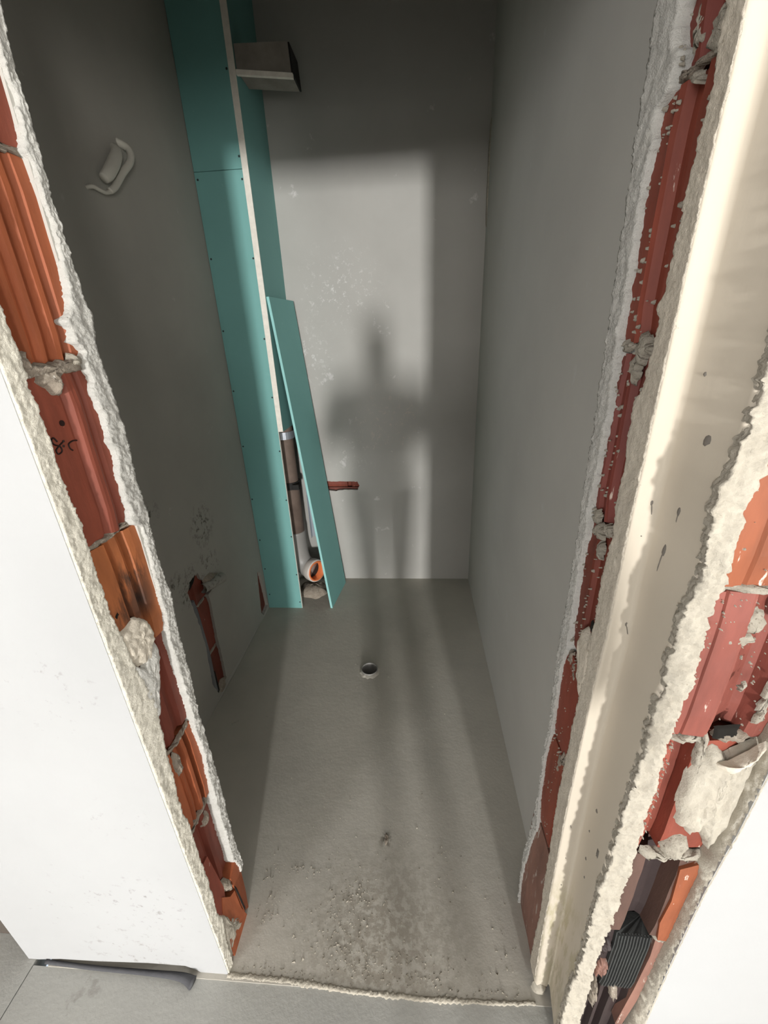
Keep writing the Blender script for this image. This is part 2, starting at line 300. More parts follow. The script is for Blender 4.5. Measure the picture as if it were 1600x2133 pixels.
RO_IN = [(0.5436, 1.7706), (0.5423, 1.752), (0.5413, 1.7336), (0.5365, 1.717), (0.5393, 1.7072), (0.5391, 1.6895), (0.5415, 1.6739), (0.5435, 1.6582), (0.5452, 1.639), (0.5447, 1.6134), (0.5474, 1.5925), (0.5497, 1.5645), (0.5497, 1.5409), (0.556, 1.5192), (0.5475, 1.5062), (0.5502, 1.4871), (0.5524, 1.4656), (0.5551, 1.4299), (0.5725, 1.4116), (0.5672, 1.3889), (0.5682, 1.3651), (0.561, 1.3339), (0.5643, 1.3068), (0.5641, 1.262), (0.5559, 1.2302), (0.5606, 1.1857), (0.5648, 1.1489), (0.5602, 1.1107), (0.5604, 1.0644), (0.5667, 1.0202), (0.5694, 0.9955), (0.5606, 0.9734), (0.5619, 0.9044), (0.5638, 0.8116), (0.5649, 0.7482), (0.5673, 0.6538), (0.5619, 0.562), (0.5549, 0.4602), (0.5525, 0.3541), (0.5434, 0.2723), (0.545, 0.0)]
RC = [(0.5098, 1.7525), (0.5099, 1.7037), (0.5116, 1.6362), (0.5127, 1.5754), (0.5136, 1.4597), (0.5163, 1.3228), (0.5162, 1.1917), (0.5141, 1.1033), (0.5195, 0.9027), (0.5212, 0.7051), (0.5183, 0.5305), (0.5145, 0.2578), (0.505, 0.0491)]
SO_OUT = [(0.3202, 1.4571), (0.3204, 1.4), (0.3166, 1.3811), (0.3152, 1.3569), (0.3114, 1.3457), (0.3126, 1.311), (0.3161, 1.281), (0.3183, 1.2488), (0.3145, 1.2126), (0.31, 1.1714), (0.312, 1.1385), (0.3108, 1.1013), (0.3162, 1.0688), (0.3106, 1.0512), (0.31, 1.0342), (0.3139, 0.9582), (0.3117, 0.8899), (0.3115, 0.8024), (0.3115, 0.7503), (0.3096, 0.6325), (0.3091, 0.5455), (0.3128, 0.4378), (0.3128, 0.3145), (0.3081, 0.2461), (0.3077, 0.1135)]
SO_IN = [(0.3502, 1.3649), (0.3489, 1.3452), (0.3465, 1.33), (0.344, 1.3011), (0.3466, 1.2747), (0.3441, 1.255), (0.3449, 1.2295), (0.3434, 1.2003), (0.3434, 1.1779), (0.3452, 1.1432), (0.3465, 1.0994), (0.3452, 1.0666), (0.3458, 1.039), (0.342, 1.003), (0.3401, 0.9865), (0.3436, 0.9363), (0.3433, 0.8916), (0.3457, 0.8207), (0.3453, 0.7477), (0.3485, 0.6964), (0.3492, 0.6445), (0.347, 0.5601), (0.3441, 0.4706), (0.3417, 0.4053), (0.3471, 0.2664), (0.3486, 0.1111)]
SR_IN = [(0.470, 1.3), (0.4646, 0.9916), (0.462, 0.93), (0.464, 0.80), (0.463, 0.7361), (0.4455, 0.7085), (0.4600, 0.6425), (0.4542, 0.6043), (0.4601, 0.4934), (0.4538, 0.4617), (0.4499, 0.4012), (0.4491, 0.3019), (0.449, 0.0)]
SR_W = [(0.470, 1.3), (0.4642, 0.9495), (0.4626, 0.8227), (0.4591, 0.7701), (0.4551, 0.6728), (0.4545, 0.5793), (0.4547, 0.4514), (0.4574, 0.2846), (0.4588, 0.1909)]

# ------------------------------------------------------------------ structure
H = 3.05
# room floor and hall floor
FLR = lambda u, d, z: Vector((u, z, d))
circ = [(-0.228 + 0.040 * math.cos(k * math.pi / 18), 1.55 + 0.040 * math.sin(k * math.pi / 18)) for k in range(36)]
fl = structure(slab('floor', FLR, [(-0.98, 0.474), (0.42, 0.474), (0.42, 2.47), (-0.98, 2.47)], [circ], 0.06, M['screed']), 'grey cement screed floor of the small room behind the doorway', 'floor')
boxes('subfloor', M['void'], fl, (-0.98, 0.42, 0.48, 2.47, -0.30, -0.25))
fh = structure(boxes('floor_hall', M['screed_hall'], None, (-1.021, 2.7, -9.7, 0.474, -0.06, -0.002)), 'paler grey screed floor in front of the doorway', 'floor')
boxes('screed_panel', M['screed_hall'], fh, (-2.7, -1.024, -9.7, 0.60, -0.06, -0.001))
# crumbly cement ridge along the threshold
bm = bmesh.new(); rows = []
for i in range(261):
    t = i / 260; x = -0.492 + 0.775 * t
    yc = interp([(0.484, 0), (0.483, 0.2), (0.474, 0.42), (0.470, 0.65), (0.474, 0.9), (0.478, 1)], t) + 0.002 * fbm(x * 40, 3, 1)
    wd = (0.0042 + 0.006 * abs(fbm(x * 70, 1, 2))) * (1.5 - 0.6 * t); hh = 0.0014 + 0.0035 * abs(fbm(x * 75, 5, 1)) * (1.6 - t)
    rows.append([bm.verts.new((x, yc + wd * s, (hh * (1 - s * s) + 0.0028 * fbm(x * 200, s * 3, 8)) if abs(s) < 1 else -0.004)) for s in (-1, -0.7, -0.35, 0, 0.35, 0.7, 1)])
for a, b in zip(rows, rows[1:]):
    for j in range(6): bm.faces.new((a[j], b[j], b[j + 1], a[j + 1]))
bmesh.ops.recalc_face_normals(bm, faces=bm.faces)
mesh('screed_ridge', bm, M['rough_cream'], fl, True)
structure(boxes('ceiling', M['white'], None, (-2.7, 2.7, -9.7, 0.55, H, H + 0.1)), 'white ceiling over the hall', 'ceiling')

structure(boxes('ceiling_room', M['taupe'], None, (-1.05, 0.45, 0.55, 2.5, H, H + 0.1)), 'bare concrete ceiling of the small room', 'ceiling')
# left wall of the room: plaster layer with two chases cut to the brick
CH1 = [(1.4151, 0.632), (1.3614, 0.634), (1.3209, 0.5999), (1.3281, 0.5377), (1.3421, 0.4317), (1.3488, 0.2997), (1.3368, 0.2062), (1.3297, 0.107), (1.3552, 0.0356), (1.4434, 0.0411), (1.4469, 0.1684), (1.4478, 0.2799), (1.4598, 0.4519), (1.4552, 0.500), (1.5057, 0.5061), (1.48, 0.5543), (1.4343, 0.5897)]
CH2 = [(1.975, 0.30), (2.010, 0.2793), (2.03, 0.1523), (2.0397, 0.0276), (1.9618, 0.0121), (1.934, 0.0483), (1.958, 0.2114)]
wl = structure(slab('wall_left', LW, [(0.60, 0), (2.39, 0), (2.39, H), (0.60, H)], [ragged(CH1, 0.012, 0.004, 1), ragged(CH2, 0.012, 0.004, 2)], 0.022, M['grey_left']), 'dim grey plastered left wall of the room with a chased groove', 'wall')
boxes('masonry', M['void'], wl, (-1.02, -0.955, 0.56, 2.45, 0, H))
for z0, z1 in ((0.0, 0.235), (0.245, 0.49), (0.50, 0.70)):
    brick(LW, [(1.30, -0.018), (1.372, -0.018), (1.376, -0.010), (1.388, -0.010), (1.391, -0.012), (1.52, -0.012)], z0, z1, M['brick_rust'] if z1 > 0.4 else M['brick_dark'], wl, seed=z0 * 30, depth=0.055)
brick(LW, [(1.90, -0.012), (1.97, -0.012), (1.975, -0.017), (2.06, -0.017)], 0.0, 0.33, M['brick_dark'], wl, seed=9, depth=0.055)
for z in (0.24, 0.495): lump_obj('mortar_joint', LW, [(1.375, z - 0.006), (1.44, z - 0.004), (1.44, z + 0.006), (1.375, z + 0.006)], 0.003, M['mortar_pale'], wl, base=-0.011, seed=z * 9)
lump_obj('mortar_plug', LW, [(1.35, 0.03), (1.40, 0.07), (1.44, 0.05), (1.435, 0.01), (1.38, -0.002)], 0.010, M['mortar'], wl, base=-0.006, seed=4)
lump_obj('hole', LW, [(1.335, 0.600), (1.375, 0.612), (1.40, 0.640), (1.372, 0.634), (1.345, 0.632)], 0.0008, M['crack'], wl, base=0.0002, amp=0.0, seed=6, jag=0.004)
lump_obj('plaster_fillet', LW, [(1.20, 0.0), (1.95, 0.0), (1.93, 0.012), (1.6, 0.018), (1.25, 0.012)], 0.004, M['grey_left'], wl, seed=14)

# right wall and back wall
wr = structure(boxes('wall_right', M['grey'], None, (0.35, 0.43, 0.655, 2.47, 0, H)), 'grey plastered right wall of the room', 'wall')
lump_obj('plaster_seam', lambda u, d, z: Vector((0.35 - d, u, z)), [(2.36, 1.95), (2.388, 1.95), (2.389, 2.40), (2.37, 2.40)], 0.006, M['mortar_pale'], wr, seed=3)
SLOT = [(-0.68, 0.70), (-0.5516, 0.6967), (-0.45, 0.696), (-0.3515, 0.6938), (-0.343, 0.6657), (-0.3545, 0.6376), (-0.4243, 0.641), (-0.4643, 0.6381), (-0.4905, 0.6329), (-0.5505, 0.640), (-0.68, 0.642)]
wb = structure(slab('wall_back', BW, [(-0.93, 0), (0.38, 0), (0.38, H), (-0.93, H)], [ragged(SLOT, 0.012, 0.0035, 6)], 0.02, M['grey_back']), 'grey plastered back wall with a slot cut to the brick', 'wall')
boxes('masonry', M['void'], wb, (-0.98, 0.43, 2.455, 2.50, 0, H))
brick(BW, [(-0.72, -0.021), (-0.42, -0.021), (-0.415, -0.035), (-0.395, -0.035), (-0.39, -0.021), (-0.30, -0.021)], 0.655, 0.74, M['brick_rust'], wb, seed=5, depth=0.05)
brick(BW, [(-0.72, -0.027), (-0.30, -0.027)], 0.50, 0.648, M['brick_dark'], wb, seed=6, depth=0.05)

# ---- front wall, left of the doorway
wf = structure(boxes('wall_front_left', M['grey'], None, (-1.04, -0.585, 0.512, 0.640, 0.0, H)), 'white plastered front wall left of the doorway, broken to bare brick at the opening', 'wall')
slab('plaster_face', FW, [(-1.044, 0.0), (-1.014, 0.0), (-0.95, 0.012), (-0.84, 0.016), (-0.70, 0.028), (-0.60, 0.028), (-0.575, 0.012), (-0.562, -0.002), (-0.4905, -0.002), (-0.4905, H), (-1.044, H)], [], 0.027, M['white'], wf)
boxes('plaster_face', M['grey'], wf, (-1.04, -0.495, 0.636, 0.652, 0.16, H))
boxes('plaster_face', M['grey'], wf, (-1.04, -0.52, 0.630, 0.650, 0.0, 0.16))
def ribs(u0, u1, n, dh, w=0.4):
    out = [(u0, 0)]
    for k in range(n):
        a = u0 + (u1 - u0) * (k + 0.12) / n; b = u0 + (u1 - u0) * (k + 1) / n; s = (b - a)
        out += [(a, 0), (a + s * 0.12, -dh), (a + s * (0.9 - w), -dh * 1.1), (a + s * (0.97 - w), -dh * 0.35), (a + s * (1 - w * 0.6), -0.0), (b, 0)]
    return out + [(u1, 0)]
def off(p, d): return [(u, v + d) for u, v in p]
F = -0.012
half = lambda uc, r, h: [(uc - r, 0), (uc - r * 0.7, h * 0.75), (uc - r * 0.3, h), (uc + r * 0.3, h), (uc + r * 0.7, h * 0.75), (uc + r, 0)]
L1 = off([(0.50, 0), (0.56, 0)] + half(0.58, 0.010, 0.005) + [(0.66, 0)], F)
L2 = off([(0.505, 0), (0.522, 0), (0.526, -0.011), (0.537, -0.012), (0.541, -0.001), (0.547, -0.001), (0.551, -0.012), (0.562, -0.012), (0.566, -0.003), (0.572, -0.002), (0.576, -0.012), (0.586, -0.013), (0.590, -0.001), (0.598, 0), (0.602, -0.009), (0.612, -0.009), (0.617, -0.001), (0.66, 0)], F)
L3 = off([(0.505, 0), (0.567, 0), (0.570, -0.004), (0.574, -0.004)] + [(u, v) for u, v in half(0.589, 0.012, 0.006)] + [(0.605, -0.005), (0.612, -0.005), (0.616, 0), (0.66, 0)], F)
L4 = off([(0.505, 0), (0.548, 0.001), (0.556, 0.001), (0.560, -0.012), (0.568, -0.012), (0.571, -0.002), (0.584, 0), (0.587, -0.012), (0.603, -0.013), (0.607, -0.001), (0.62, 0), (0.66, 0)], F + 0.002)
L5 = off([(0.505, 0), (0.548, -0.001), (0.551, -0.005), (0.558, -0.005), (0.561, -0.001), (0.580, 0), (0.584, -0.007), (0.605, -0.009), (0.609, 0), (0.66, 0)], F - 0.004)
L6 = off([(0.505, 0), (0.548, 0), (0.550, -0.006), (0.557, -0.006), (0.559, 0), (0.565, -0.001), (0.568, -0.010), (0.578, -0.010), (0.581, 0.002), (0.590, 0.002), (0.592, -0.045), (0.606, -0.045), (0.608, 0.001), (0.66, 0)], F)
L7 = off([(0.505, 0.0), (0.548, 0), (0.552, -0.014), (0.572, -0.016), (0.577, -0.005), (0.590, -0.004), (0.596, -0.012), (0.66, -0.012)], F - 0.002)
bl = [(1.738, 1.975, L1, 'brick_red'), (1.480, 1.731, L2, 'brick_orange'), (1.221, 1.472, L3, 'brick_red'), (0.985, 1.213, L4, 'brick_bright'), (0.745, 0.978, L5, 'brick_dark'), (0.508, 0.738, L6, 'brick_orange'), (0.215, 0.500, L7, 'brick_dark'), (1.985, 2.20, L2, 'brick_orange')]
for i, (z0, z1, p, mm) in enumerate(bl): brick(LJ, p, z0, z1, M[mm], wf, seed=i * 3.1)
# the two shards at the foot, with the dark slit between them
def shard(P, pts, d0, d1, m, parent):
    bm = bmesh.new(); a = [bm.verts.new(P(u, d, z)) for u, d, z in pts]; b = [bm.verts.new(P(u, d - 0.05, z)) for u, d, z in pts]
    bm.faces.new(a); bm.faces.new(b[::-1])
    for i in range(len(a)): j = (i + 1) % len(a); bm.faces.new((a[i], b[i], b[j], a[j]))
    bmesh.ops.recalc_face_normals(bm, faces=bm.faces)
    return mesh('brick', bm, m, parent)
shard(LJ, [(0.592, -0.004, 0.205), (0.634, -0.006, 0.215), (0.640, -0.006, 0.15), (0.636, -0.006, 0.06), (0.622, -0.002, 0.0), (0.600, 0.0, 0.03)], 0, 0, M['brick_orange'], wf)
shard(LJ, [(0.548, -0.006, 0.215), (0.572, -0.004, 0.165), (0.590, -0.002, 0.155), (0.594, -0.001, 0.06), (0.606, 0.0, 0.0), (0.52, 0.0, 0.0), (0.515, -0.004, 0.12)], 0, 0, M['brick_orange'], wf)
shard(LJ, [(0.51, -0.008, 0.40), (0.548, -0.008, 0.39), (0.566, -0.008, 0.22), (0.545, -0.006, 0.12), (0.51, -0.006, 0.12)], 0, 0, M['brick_rust'], wf)
boxes('masonry', M['void'], wf, (-0.60, -0.545, 0.515, 0.632, 0, 2.2))
LO_OUT = [(0.4862, 0), (0.4862, 3)]
rough_band('plaster_edge', LJ, LO_OUT, LO_IN, 0.0, 2.2, M['rough_cream_left'], wf, d0=0.0002, amp=0.0024, jag=(0.0004, 0.003), seed=11)
rough_band('plaster_edge', LJ, LI_OUT, LI_IN, 0.15, 2.2, M['rough_grey'], wf, d0=-0.002, amp=0.0032, jag=(0.002, 0.0035), seed=23, lumps=0.0015)
def joint(P, u0, u1, z0, z1, th, h, m, parent, seed, base=F, amp=0.005):
    n = 7; top = []; bot = []
    for k in range(n + 1):
        t = k / n; u = u0 + (u1 - u0) * t; z = z0 + (z1 - z0) * t
        top.append((u, z + th * (0.7 + 0.9 * abs(fbm(u * 60, seed, 1))))); bot.append((u, z - th * (0.7 + 0.9 * abs(fbm(u * 60, seed, 8)))))
    return lump_obj('mortar_joint', P, bot + top[::-1], h, m, parent, base=base, amp=amp, seed=seed, jag=0.004, sub=3, flat=4)
joint(LJ, 0.51, 0.64, 1.733, 1.735, 0.004, 0.004, M['mortar'], wf, 1, base=F - 0.004)
joint(LJ, 0.515, 0.628, 1.477, 1.480, 0.010, 0.010, M['mortar'], wf, 2)
lump_obj('mortar_joint', LJ, ell(0.560, 1.462, 0.020, 0.019, seed=5), 0.010, M['mortar'], wf, base=F, amp=0.006, seed=6)
lump_obj('mortar_joint', LJ, ell(0.524, 1.490, 0.012, 0.016, seed=8), 0.009, M['mortar'], wf, base=F, amp=0.005, seed=7)
lump_obj('mortar_joint', LJ, ell(0.612, 1.486, 0.015, 0.011, seed=9), 0.010, M['mortar_pale'], wf, base=F, amp=0.005, seed=9)
joint(LJ, 0.53, 0.635, 1.216, 1.219, 0.005, 0.003, M['mortar'], wf, 3, base=F - 0.004)
joint(LJ, 0.555, 0.60, 0.981, 0.981, 0.003, 0.003, M['mortar'], wf, 4, base=F - 0.003)
joint(LJ, 0.54, 0.625, 0.742, 0.738, 0.004, 0.004, M['mortar'], wf, 5, base=F - 0.003)
lump_obj('mortar_joint', LJ, ell(0.553, 0.700, 0.012, 0.034, seed=12), 0.008, M['mortar'], wf, base=F, amp=0.005, seed=12)
joint(LJ, 0.52, 0.62, 0.502, 0.503, 0.006, 0.006, M['mortar'], wf, 6, base=F - 0.006)
lump_obj('mortar_joint', LJ, ell(0.590, 0.455, 0.014, 0.02, seed=2), 0.006, M['mortar'], wf, base=F - 0.008, amp=0.004, seed=2)
lump_obj('mortar_joint', LJ, ell(0.582, 0.195, 0.016, 0.045, seed=3, rot=0.35), 0.010, M['mortar'], wf, base=F - 0.002, amp=0.006, seed=3)
lump_obj('mortar_joint', LJ, [(0.50, 0.0), (0.60, 0.0), (0.58, 0.05), (0.545, 0.13), (0.53, 0.19), (0.51, 0.15)], 0.006, M['mortar_pale'], wf, base=-0.006, amp=0.005, seed=13)
lump_obj('dark_slit', LJ, [(0.5925, 0.165), (0.5965, 0.165), (0.6075, 0.022), (0.6025, 0.018)], 0.0012, M['crack'], wf, base=0.0006, amp=0.0, seed=2, jag=0.0008)
# the flap of plaster hanging over the fourth block, cream where it broke and white below
lump_obj('plaster_flap', LJ, [(0.517, 1.060), (0.5571, 1.066), (0.573, 1.058), (0.5853, 1.0426), (0.5960, 1.010), (0.586, 0.985), (0.566, 0.962), (0.54, 0.975), (0.522, 1.00)], 0.006, M['rough_tan'], wf, base=-0.006, amp=0.004, seed=31, jag=0.004, flat=8, rings=9)
lump_obj('plaster_flap', LJ, [(0.520, 0.998), (0.545, 0.968), (0.560, 0.985), (0.578, 0.985), (0.594, 0.985), (0.592, 0.955), (0.578, 0.930), (0.568, 0.900), (0.556, 0.880), (0.548, 0.845), (0.53, 0.84), (0.52, 0.90)], 0.006, M['rough_grey'], wf, base=-0.006, amp=0.0025, seed=32, jag=0.003, flat=8, rings=9)
# marks in marker pen on the third block
bm = bmesh.new()
def stroke(pts, r=0.0011): tube(bm, smooth_path([LJ(u + 0.006, F + 0.0006, z) for u, z in pts], 5), r, 6)
stroke([(0.531, 1.3832), (0.527, 1.3894), (0.5225, 1.3865), (0.5248, 1.3806), (0.5329, 1.3759), (0.5334, 1.369), (0.5264, 1.3667), (0.5247, 1.3726), (0.5327, 1.3773), (0.5403, 1.3809)])
stroke([(0.5651, 1.3772), (0.5572, 1.3783), (0.5486, 1.3755), (0.5486, 1.3692), (0.5524, 1.3654)])
stroke([(0.5414, 1.3830), (0.5414, 1.3800)], 0.0014); stroke([(0.5394, 1.3765), (0.5384, 1.3735)], 0.0014)
tube(bm, [LJ(0.5554, F - 0.001, 1.4055), LJ(0.5554, F + 0.0012, 1.4055)], 0.0042, 14)
mesh('marker_writing', bm, M['ink'], wf)
# chip marks on the bright block
bm = bmesh.new(); lump(bm, LJ, [(0.528, 1.090), (0.535, 1.097), (0.538, 1.092), (0.531, 1.085)], 0.0012, base=F + 0.003, amp=0, seed=1); mesh('dark_chip', bm, M['crack'], wf)
structure(boxes('wall_hall_left', M['brown_wall'], None, (-2.6, -1.045, 0.53, 0.65, 0.0, H)), 'dark brown wall at the far left beyond the white wall', 'wall')

# ---- right jamb of the doorway
rf = structure(boxes('wall_front_right', M['grey'], None, (0.385, 0.52, 0.50, 0.645, 0.0, H)), 'front wall right of the doorway with bare red brick in the reveal', 'wall')
boxes('plaster_face', M['grey'], rf, (0.297, 0.36, 0.64, 0.668, 0.0, H))
F2 = -0.011
R1 = off([(0.530, 0), (0.568, 0), (0.571, -0.012), (0.585, -0.013), (0.590, 0.003), (0.598, 0.004), (0.604, -0.008), (0.66, -0.008)], F2)
R2 = off([(0.530, 0), (0.572, 0), (0.577, -0.008), (0.583, -0.011), (0.606, -0.011), (0.612, -0.001), (0.618, 0.003), (0.624, 0), (0.66, 0)], F2)
R3 = off([(0.530, 0), (0.578, 0), (0.581, -0.007), (0.598, -0.008), (0.602, 0.001), (0.607, 0.003), (0.612, 0.001), (0.616, -0.006), (0.634, -0.006), (0.638, 0), (0.66, 0)], F2)
R4 = off([(0.530, 0), (0.585, 0), (0.588, -0.006), (0.606, -0.006), (0.610, 0.001), (0.616, 0.002), (0.622, 0), (0.66, -0.001)], F2)
R5 = off([(0.530, 0), (0.60, 0.001), (0.66, 0)], F2 + 0.003)
R6 = off([(0.530, 0), (0.575, 0), (0.577, -0.010), (0.581, -0.010), (0.583, 0.001), (0.66, 0.002)], F2 + 0.002)
R7 = off([(0.530, 0), (0.60, 0), (0.64, 0.002), (0.68, 0)], F2 + 0.004)
for i, (z0, z1, p, mm) in enumerate([(1.985, 2.20, R2, 'brick_red'), (1.752, 1.978, R1, 'brick_maroon'), (1.482, 1.744, R2, 'brick_rust'), (1.224, 1.468, R3, 'brick_maroon'), (0.955, 1.214, R4, 'brick_dark'), (0.715, 0.94, R5, 'brick_rust'), (0.43, 0.706, R6, 'brick_red'), (0.0, 0.423, R7, 'brick_muddy')]): brick(RJ, p, z0, z1, M[mm], rf, seed=50 + i * 2.7)
boxes('masonry', M['void'], rf, (0.34, 0.39, 0.53, 0.645, 0, 2.2))
rough_band('plaster_edge', RJ, RC, RO_IN, 0.03, 2.2, M['rough_tan'], rf, d0=0.0, amp=0.0016, jag=(0.0018, 0.004), seed=41)
rough_band('plaster_edge', RJ, RI_OUT, RI_IN, 0.0, 2.2, M['rough_grey'], rf, d0=-0.002, amp=0.0035, jag=(0.0025, 0.0035), seed=57, lumps=0.002)
joint(RJ, 0.55, 0.64, 1.744, 1.752, 0.004, 0.004, M['mortar'], rf, 21, base=F2 - 0.003)
for i, (u, z, a, b, rot, h) in enumerate([(0.560, 1.762, 0.012, 0.016, 0, 0.010), (0.548, 1.737, 0.007, 0.014, -0.5, 0.008), (0.585, 1.735, 0.012, 0.006, 0.5, 0.008), (0.556, 1.80, 0.009, 0.012, 0, 0.008), (0.598, 1.78, 0.005, 0.022, 0.1, 0.008),
        (0.590, 1.474, 0.017, 0.020, 0, 0.012), (0.600, 1.452, 0.011, 0.016, -0.4, 0.010), (0.575, 1.475, 0.016, 0.007, 0, 0.009), (0.63, 1.478, 0.012, 0.008, 0, 0.008),
        (0.615, 1.205, 0.016, 0.014, 0, 0.010), (0.590, 1.218, 0.012, 0.008, 0, 0.008), (0.600, 1.175, 0.008, 0.018, 0, 0.009), (0.63, 1.222, 0.01, 0.012, 0, 0.008),
        (0.610, 0.915, 0.020, 0.012, 0.3, 0.007), (0.635, 0.93, 0.010, 0.018, 0, 0.007), (0.585, 0.715, 0.010, 0.02, 0, 0.009), (0.60, 0.68, 0.008, 0.03, 0.1, 0.006), (0.63, 0.57, 0.006, 0.03, 0.1, 0.004), (0.65, 0.47, 0.01, 0.03, 0.1, 0.006)]):
    lump_obj('mortar_joint', RJ, ell(u, z, a, b, seed=i + 60, rot=rot), h * 0.6, M['mortar_pale'] if i < 13 else M['mortar'], rf, base=F2, amp=0.003, seed=i + 60, jag=0.008, sub=4, flat=5)
# plaster that laps over the blocks at knee height, with the small hole above it
lump_obj('plaster_flap', RJ, [(0.55, 1.02), (0.595, 1.035), (0.603, 1.01), (0.596, 0.975), (0.585, 0.95), (0.578, 0.925), (0.56, 0.90), (0.545, 0.95)], 0.010, M['rough_tan'], rf, base=-0.008, amp=0.002, seed=71, flat=8, rings=8)
lump_obj('hole', RJ, ell(0.578, 1.045, 0.008, 0.012, seed=72), 0.0015, M['crack'], rf, base=F2 + 0.001, amp=0, seed=1)
# small crumbs stuck to the ribs of the right jamb
bm = bmesh.new(); rr = random.Random(4)
for k in range(300):
    z = rr.uniform(0.45, 1.88); c = rr.random()
    if c < 0.4: u = interp([(0.612, 0), (0.612, 1.22), (0.608, 1.47), (0.620, 1.5), (0.620, 1.9)], z) + rr.gauss(0, 0.002)
    elif c < 0.62: u = interp(RI_IN, z) - abs(rr.gauss(0, 0.006))
    elif c < 0.8: u = interp(RO_IN, z) + abs(rr.gauss(0, 0.008))
    else: u = rr.uniform(0.56, 0.64)
    s = rr.uniform(0.0006, 0.0019)
    lump(bm, RJ, ell(u, z, s, s * rr.uniform(0.7, 2.6), n=6, seed=k, rot=rr.uniform(-0.6, 0.6)), s * 1.1, base=F2 + 0.003, amp=0.0004, seed=k, rings=2, jag=0.0, sub=1)
o = mesh('mortar_crumbs', bm, M['mortar_pale'], rf, True); o['kind'] = 'stuff'

# cream plaster from the doorway corner round to the stub wall: one coved skin
bm = bmesh.new(); rows = []
for i in range(90):
    z = 0.028 + (2.2 - 0.028) * i / 89; t = min(1, max(0, (1.6 - z) / 1.4))
    y0 = interp(RC, z) - 0.001; cx = 0.302 + 0.022 * t; r = 0.014 - 0.008 * t
    xe = interp(SO_OUT, z) + 0.004
    ft = max(0, 1 - (z - 0.028) / 0.5) * 0.006
    xe = xe - 0.002; xc = 0.307 + 0.012 * t
    pts = [(0.284, y0 + 0.012), (0.2835, y0 + 0.001), (0.285, y0 - 0.0005 - ft * 0.3), (0.288, y0 - 0.001 - ft), (xc - r, y0 - 0.001 - ft * 0.8), (xc - r * 0.5, y0 - 0.001 - r * 0.12), (xc - r * 0.15, y0 - r * 0.4), (xc, y0 - r)]
    pts += [(xc + (xe - xc) * k, y0 - r + (0.432 - y0 + r) * k) for k in (0.33, 0.67, 1.0)] + [(xe + 0.001, 0.421), (xe + 0.006, 0.430)]
    rows.append([bm.verts.new((x + 0.0008 * fbm(x * 9, z * 5, 2), y, z)) for x, y in pts])
for a, b in zip(rows, rows[1:]):
    for j in range(len(a) - 1): bm.faces.new((a[j], b[j], b[j + 1], a[j + 1]))
bmesh.ops.recalc_face_normals(bm, faces=bm.faces)
cream = mesh('cream_plaster_face', bm, M['cream'], rf, True)
boxes('masonry', M['void'], rf, (0.325, 0.42, 0.50, 0.53, 0.0, 2.2))
lump_obj('plaster_foot', lambda u, d, z: Vector((u, 0.50 - d, z)), [(0.278, 0.005), (0.31, 0.0), (0.312, 0.03), (0.295, 0.042), (0.28, 0.03)], 0.012, M['rough_cream'], rf, seed=77)

# dried cement splashes running down the cream plaster
from mathutils.bvhtree import BVHTree
me_ = cream.data; tree = BVHTree.FromPolygons([v.co for v in me_.vertices], [tuple(p.vertices) for p in me_.polygons])
def onto(u, z, side):
    if side: h_ = tree.ray_cast(Vector((0.0, u, z)), Vector((1, 0, 0)))[0]; return lambda d: h_ + Vector((-d, 0, 0))
    h_ = tree.ray_cast(Vector((u, 0.0, z)), Vector((0, 1, 0)))[0]; return lambda d: h_ + Vector((0, -d, 0))
PY = lambda u, d, z: onto(u, z, False)(d)
PX = lambda u, d, z: onto(u, z, True)(d)
bm = bmesh.new()
for i, (P_, u, z, w, l, sl) in enumerate([(PY, 0.3030, 1.293, 0.0022, 0.011, 0.25), (PY, 0.3056, 1.1035, 0.0020, 0.011, 0.4), (PY, 0.3000, 1.245, 0.0012, 0, 0), (PX, 0.473, 1.297, 0.0040, 0.010, 0.1), (PX, 0.482, 1.242, 0.0050, 0.022, 0.1), (PX, 0.462, 1.385, 0.0060, 0.0, 0), (PX, 0.486, 1.452, 0.0030, 0.0, 0), (PX, 0.484, 0.722, 0.0055, 0, 0), (PX, 0.452, 0.660, 0.0065, 0.008, 0.2), (PX, 0.49, 0.655, 0.003, 0, 0), (PX, 0.48, 0.59, 0.004, 0, 0), (PX, 0.47, 0.55, 0.003, 0, 0), (PY, 0.298, 0.52, 0.0015, 0, 0), (PY, 0.300, 0.43, 0.0022, 0, 0), (PY, 0.295, 0.62, 0.0012, 0.004, 0.3)]):
    lump(bm, P_, ell(u, z, w * 0.8, w * (2.0 if l else 1.1), n=9, seed=i), 0.0006, base=0.0006, amp=0.0002, seed=i, rings=2, jag=0.0006, sub=1)
    if l: lump(bm, P_, [(u - 0.0006, z), (u + 0.0006, z), (u + sl * l + 0.0005, z - l * 1.6), (u + sl * l - 0.0005, z - l * 1.6)], 0.0005, base=0.0005, amp=0, seed=i, rings=2, jag=0)
bmesh.ops.recalc_face_normals(bm, faces=bm.faces)
o = mesh('cement_splash', bm, M['splash'], rf, True); o['kind'] = 'stuff'

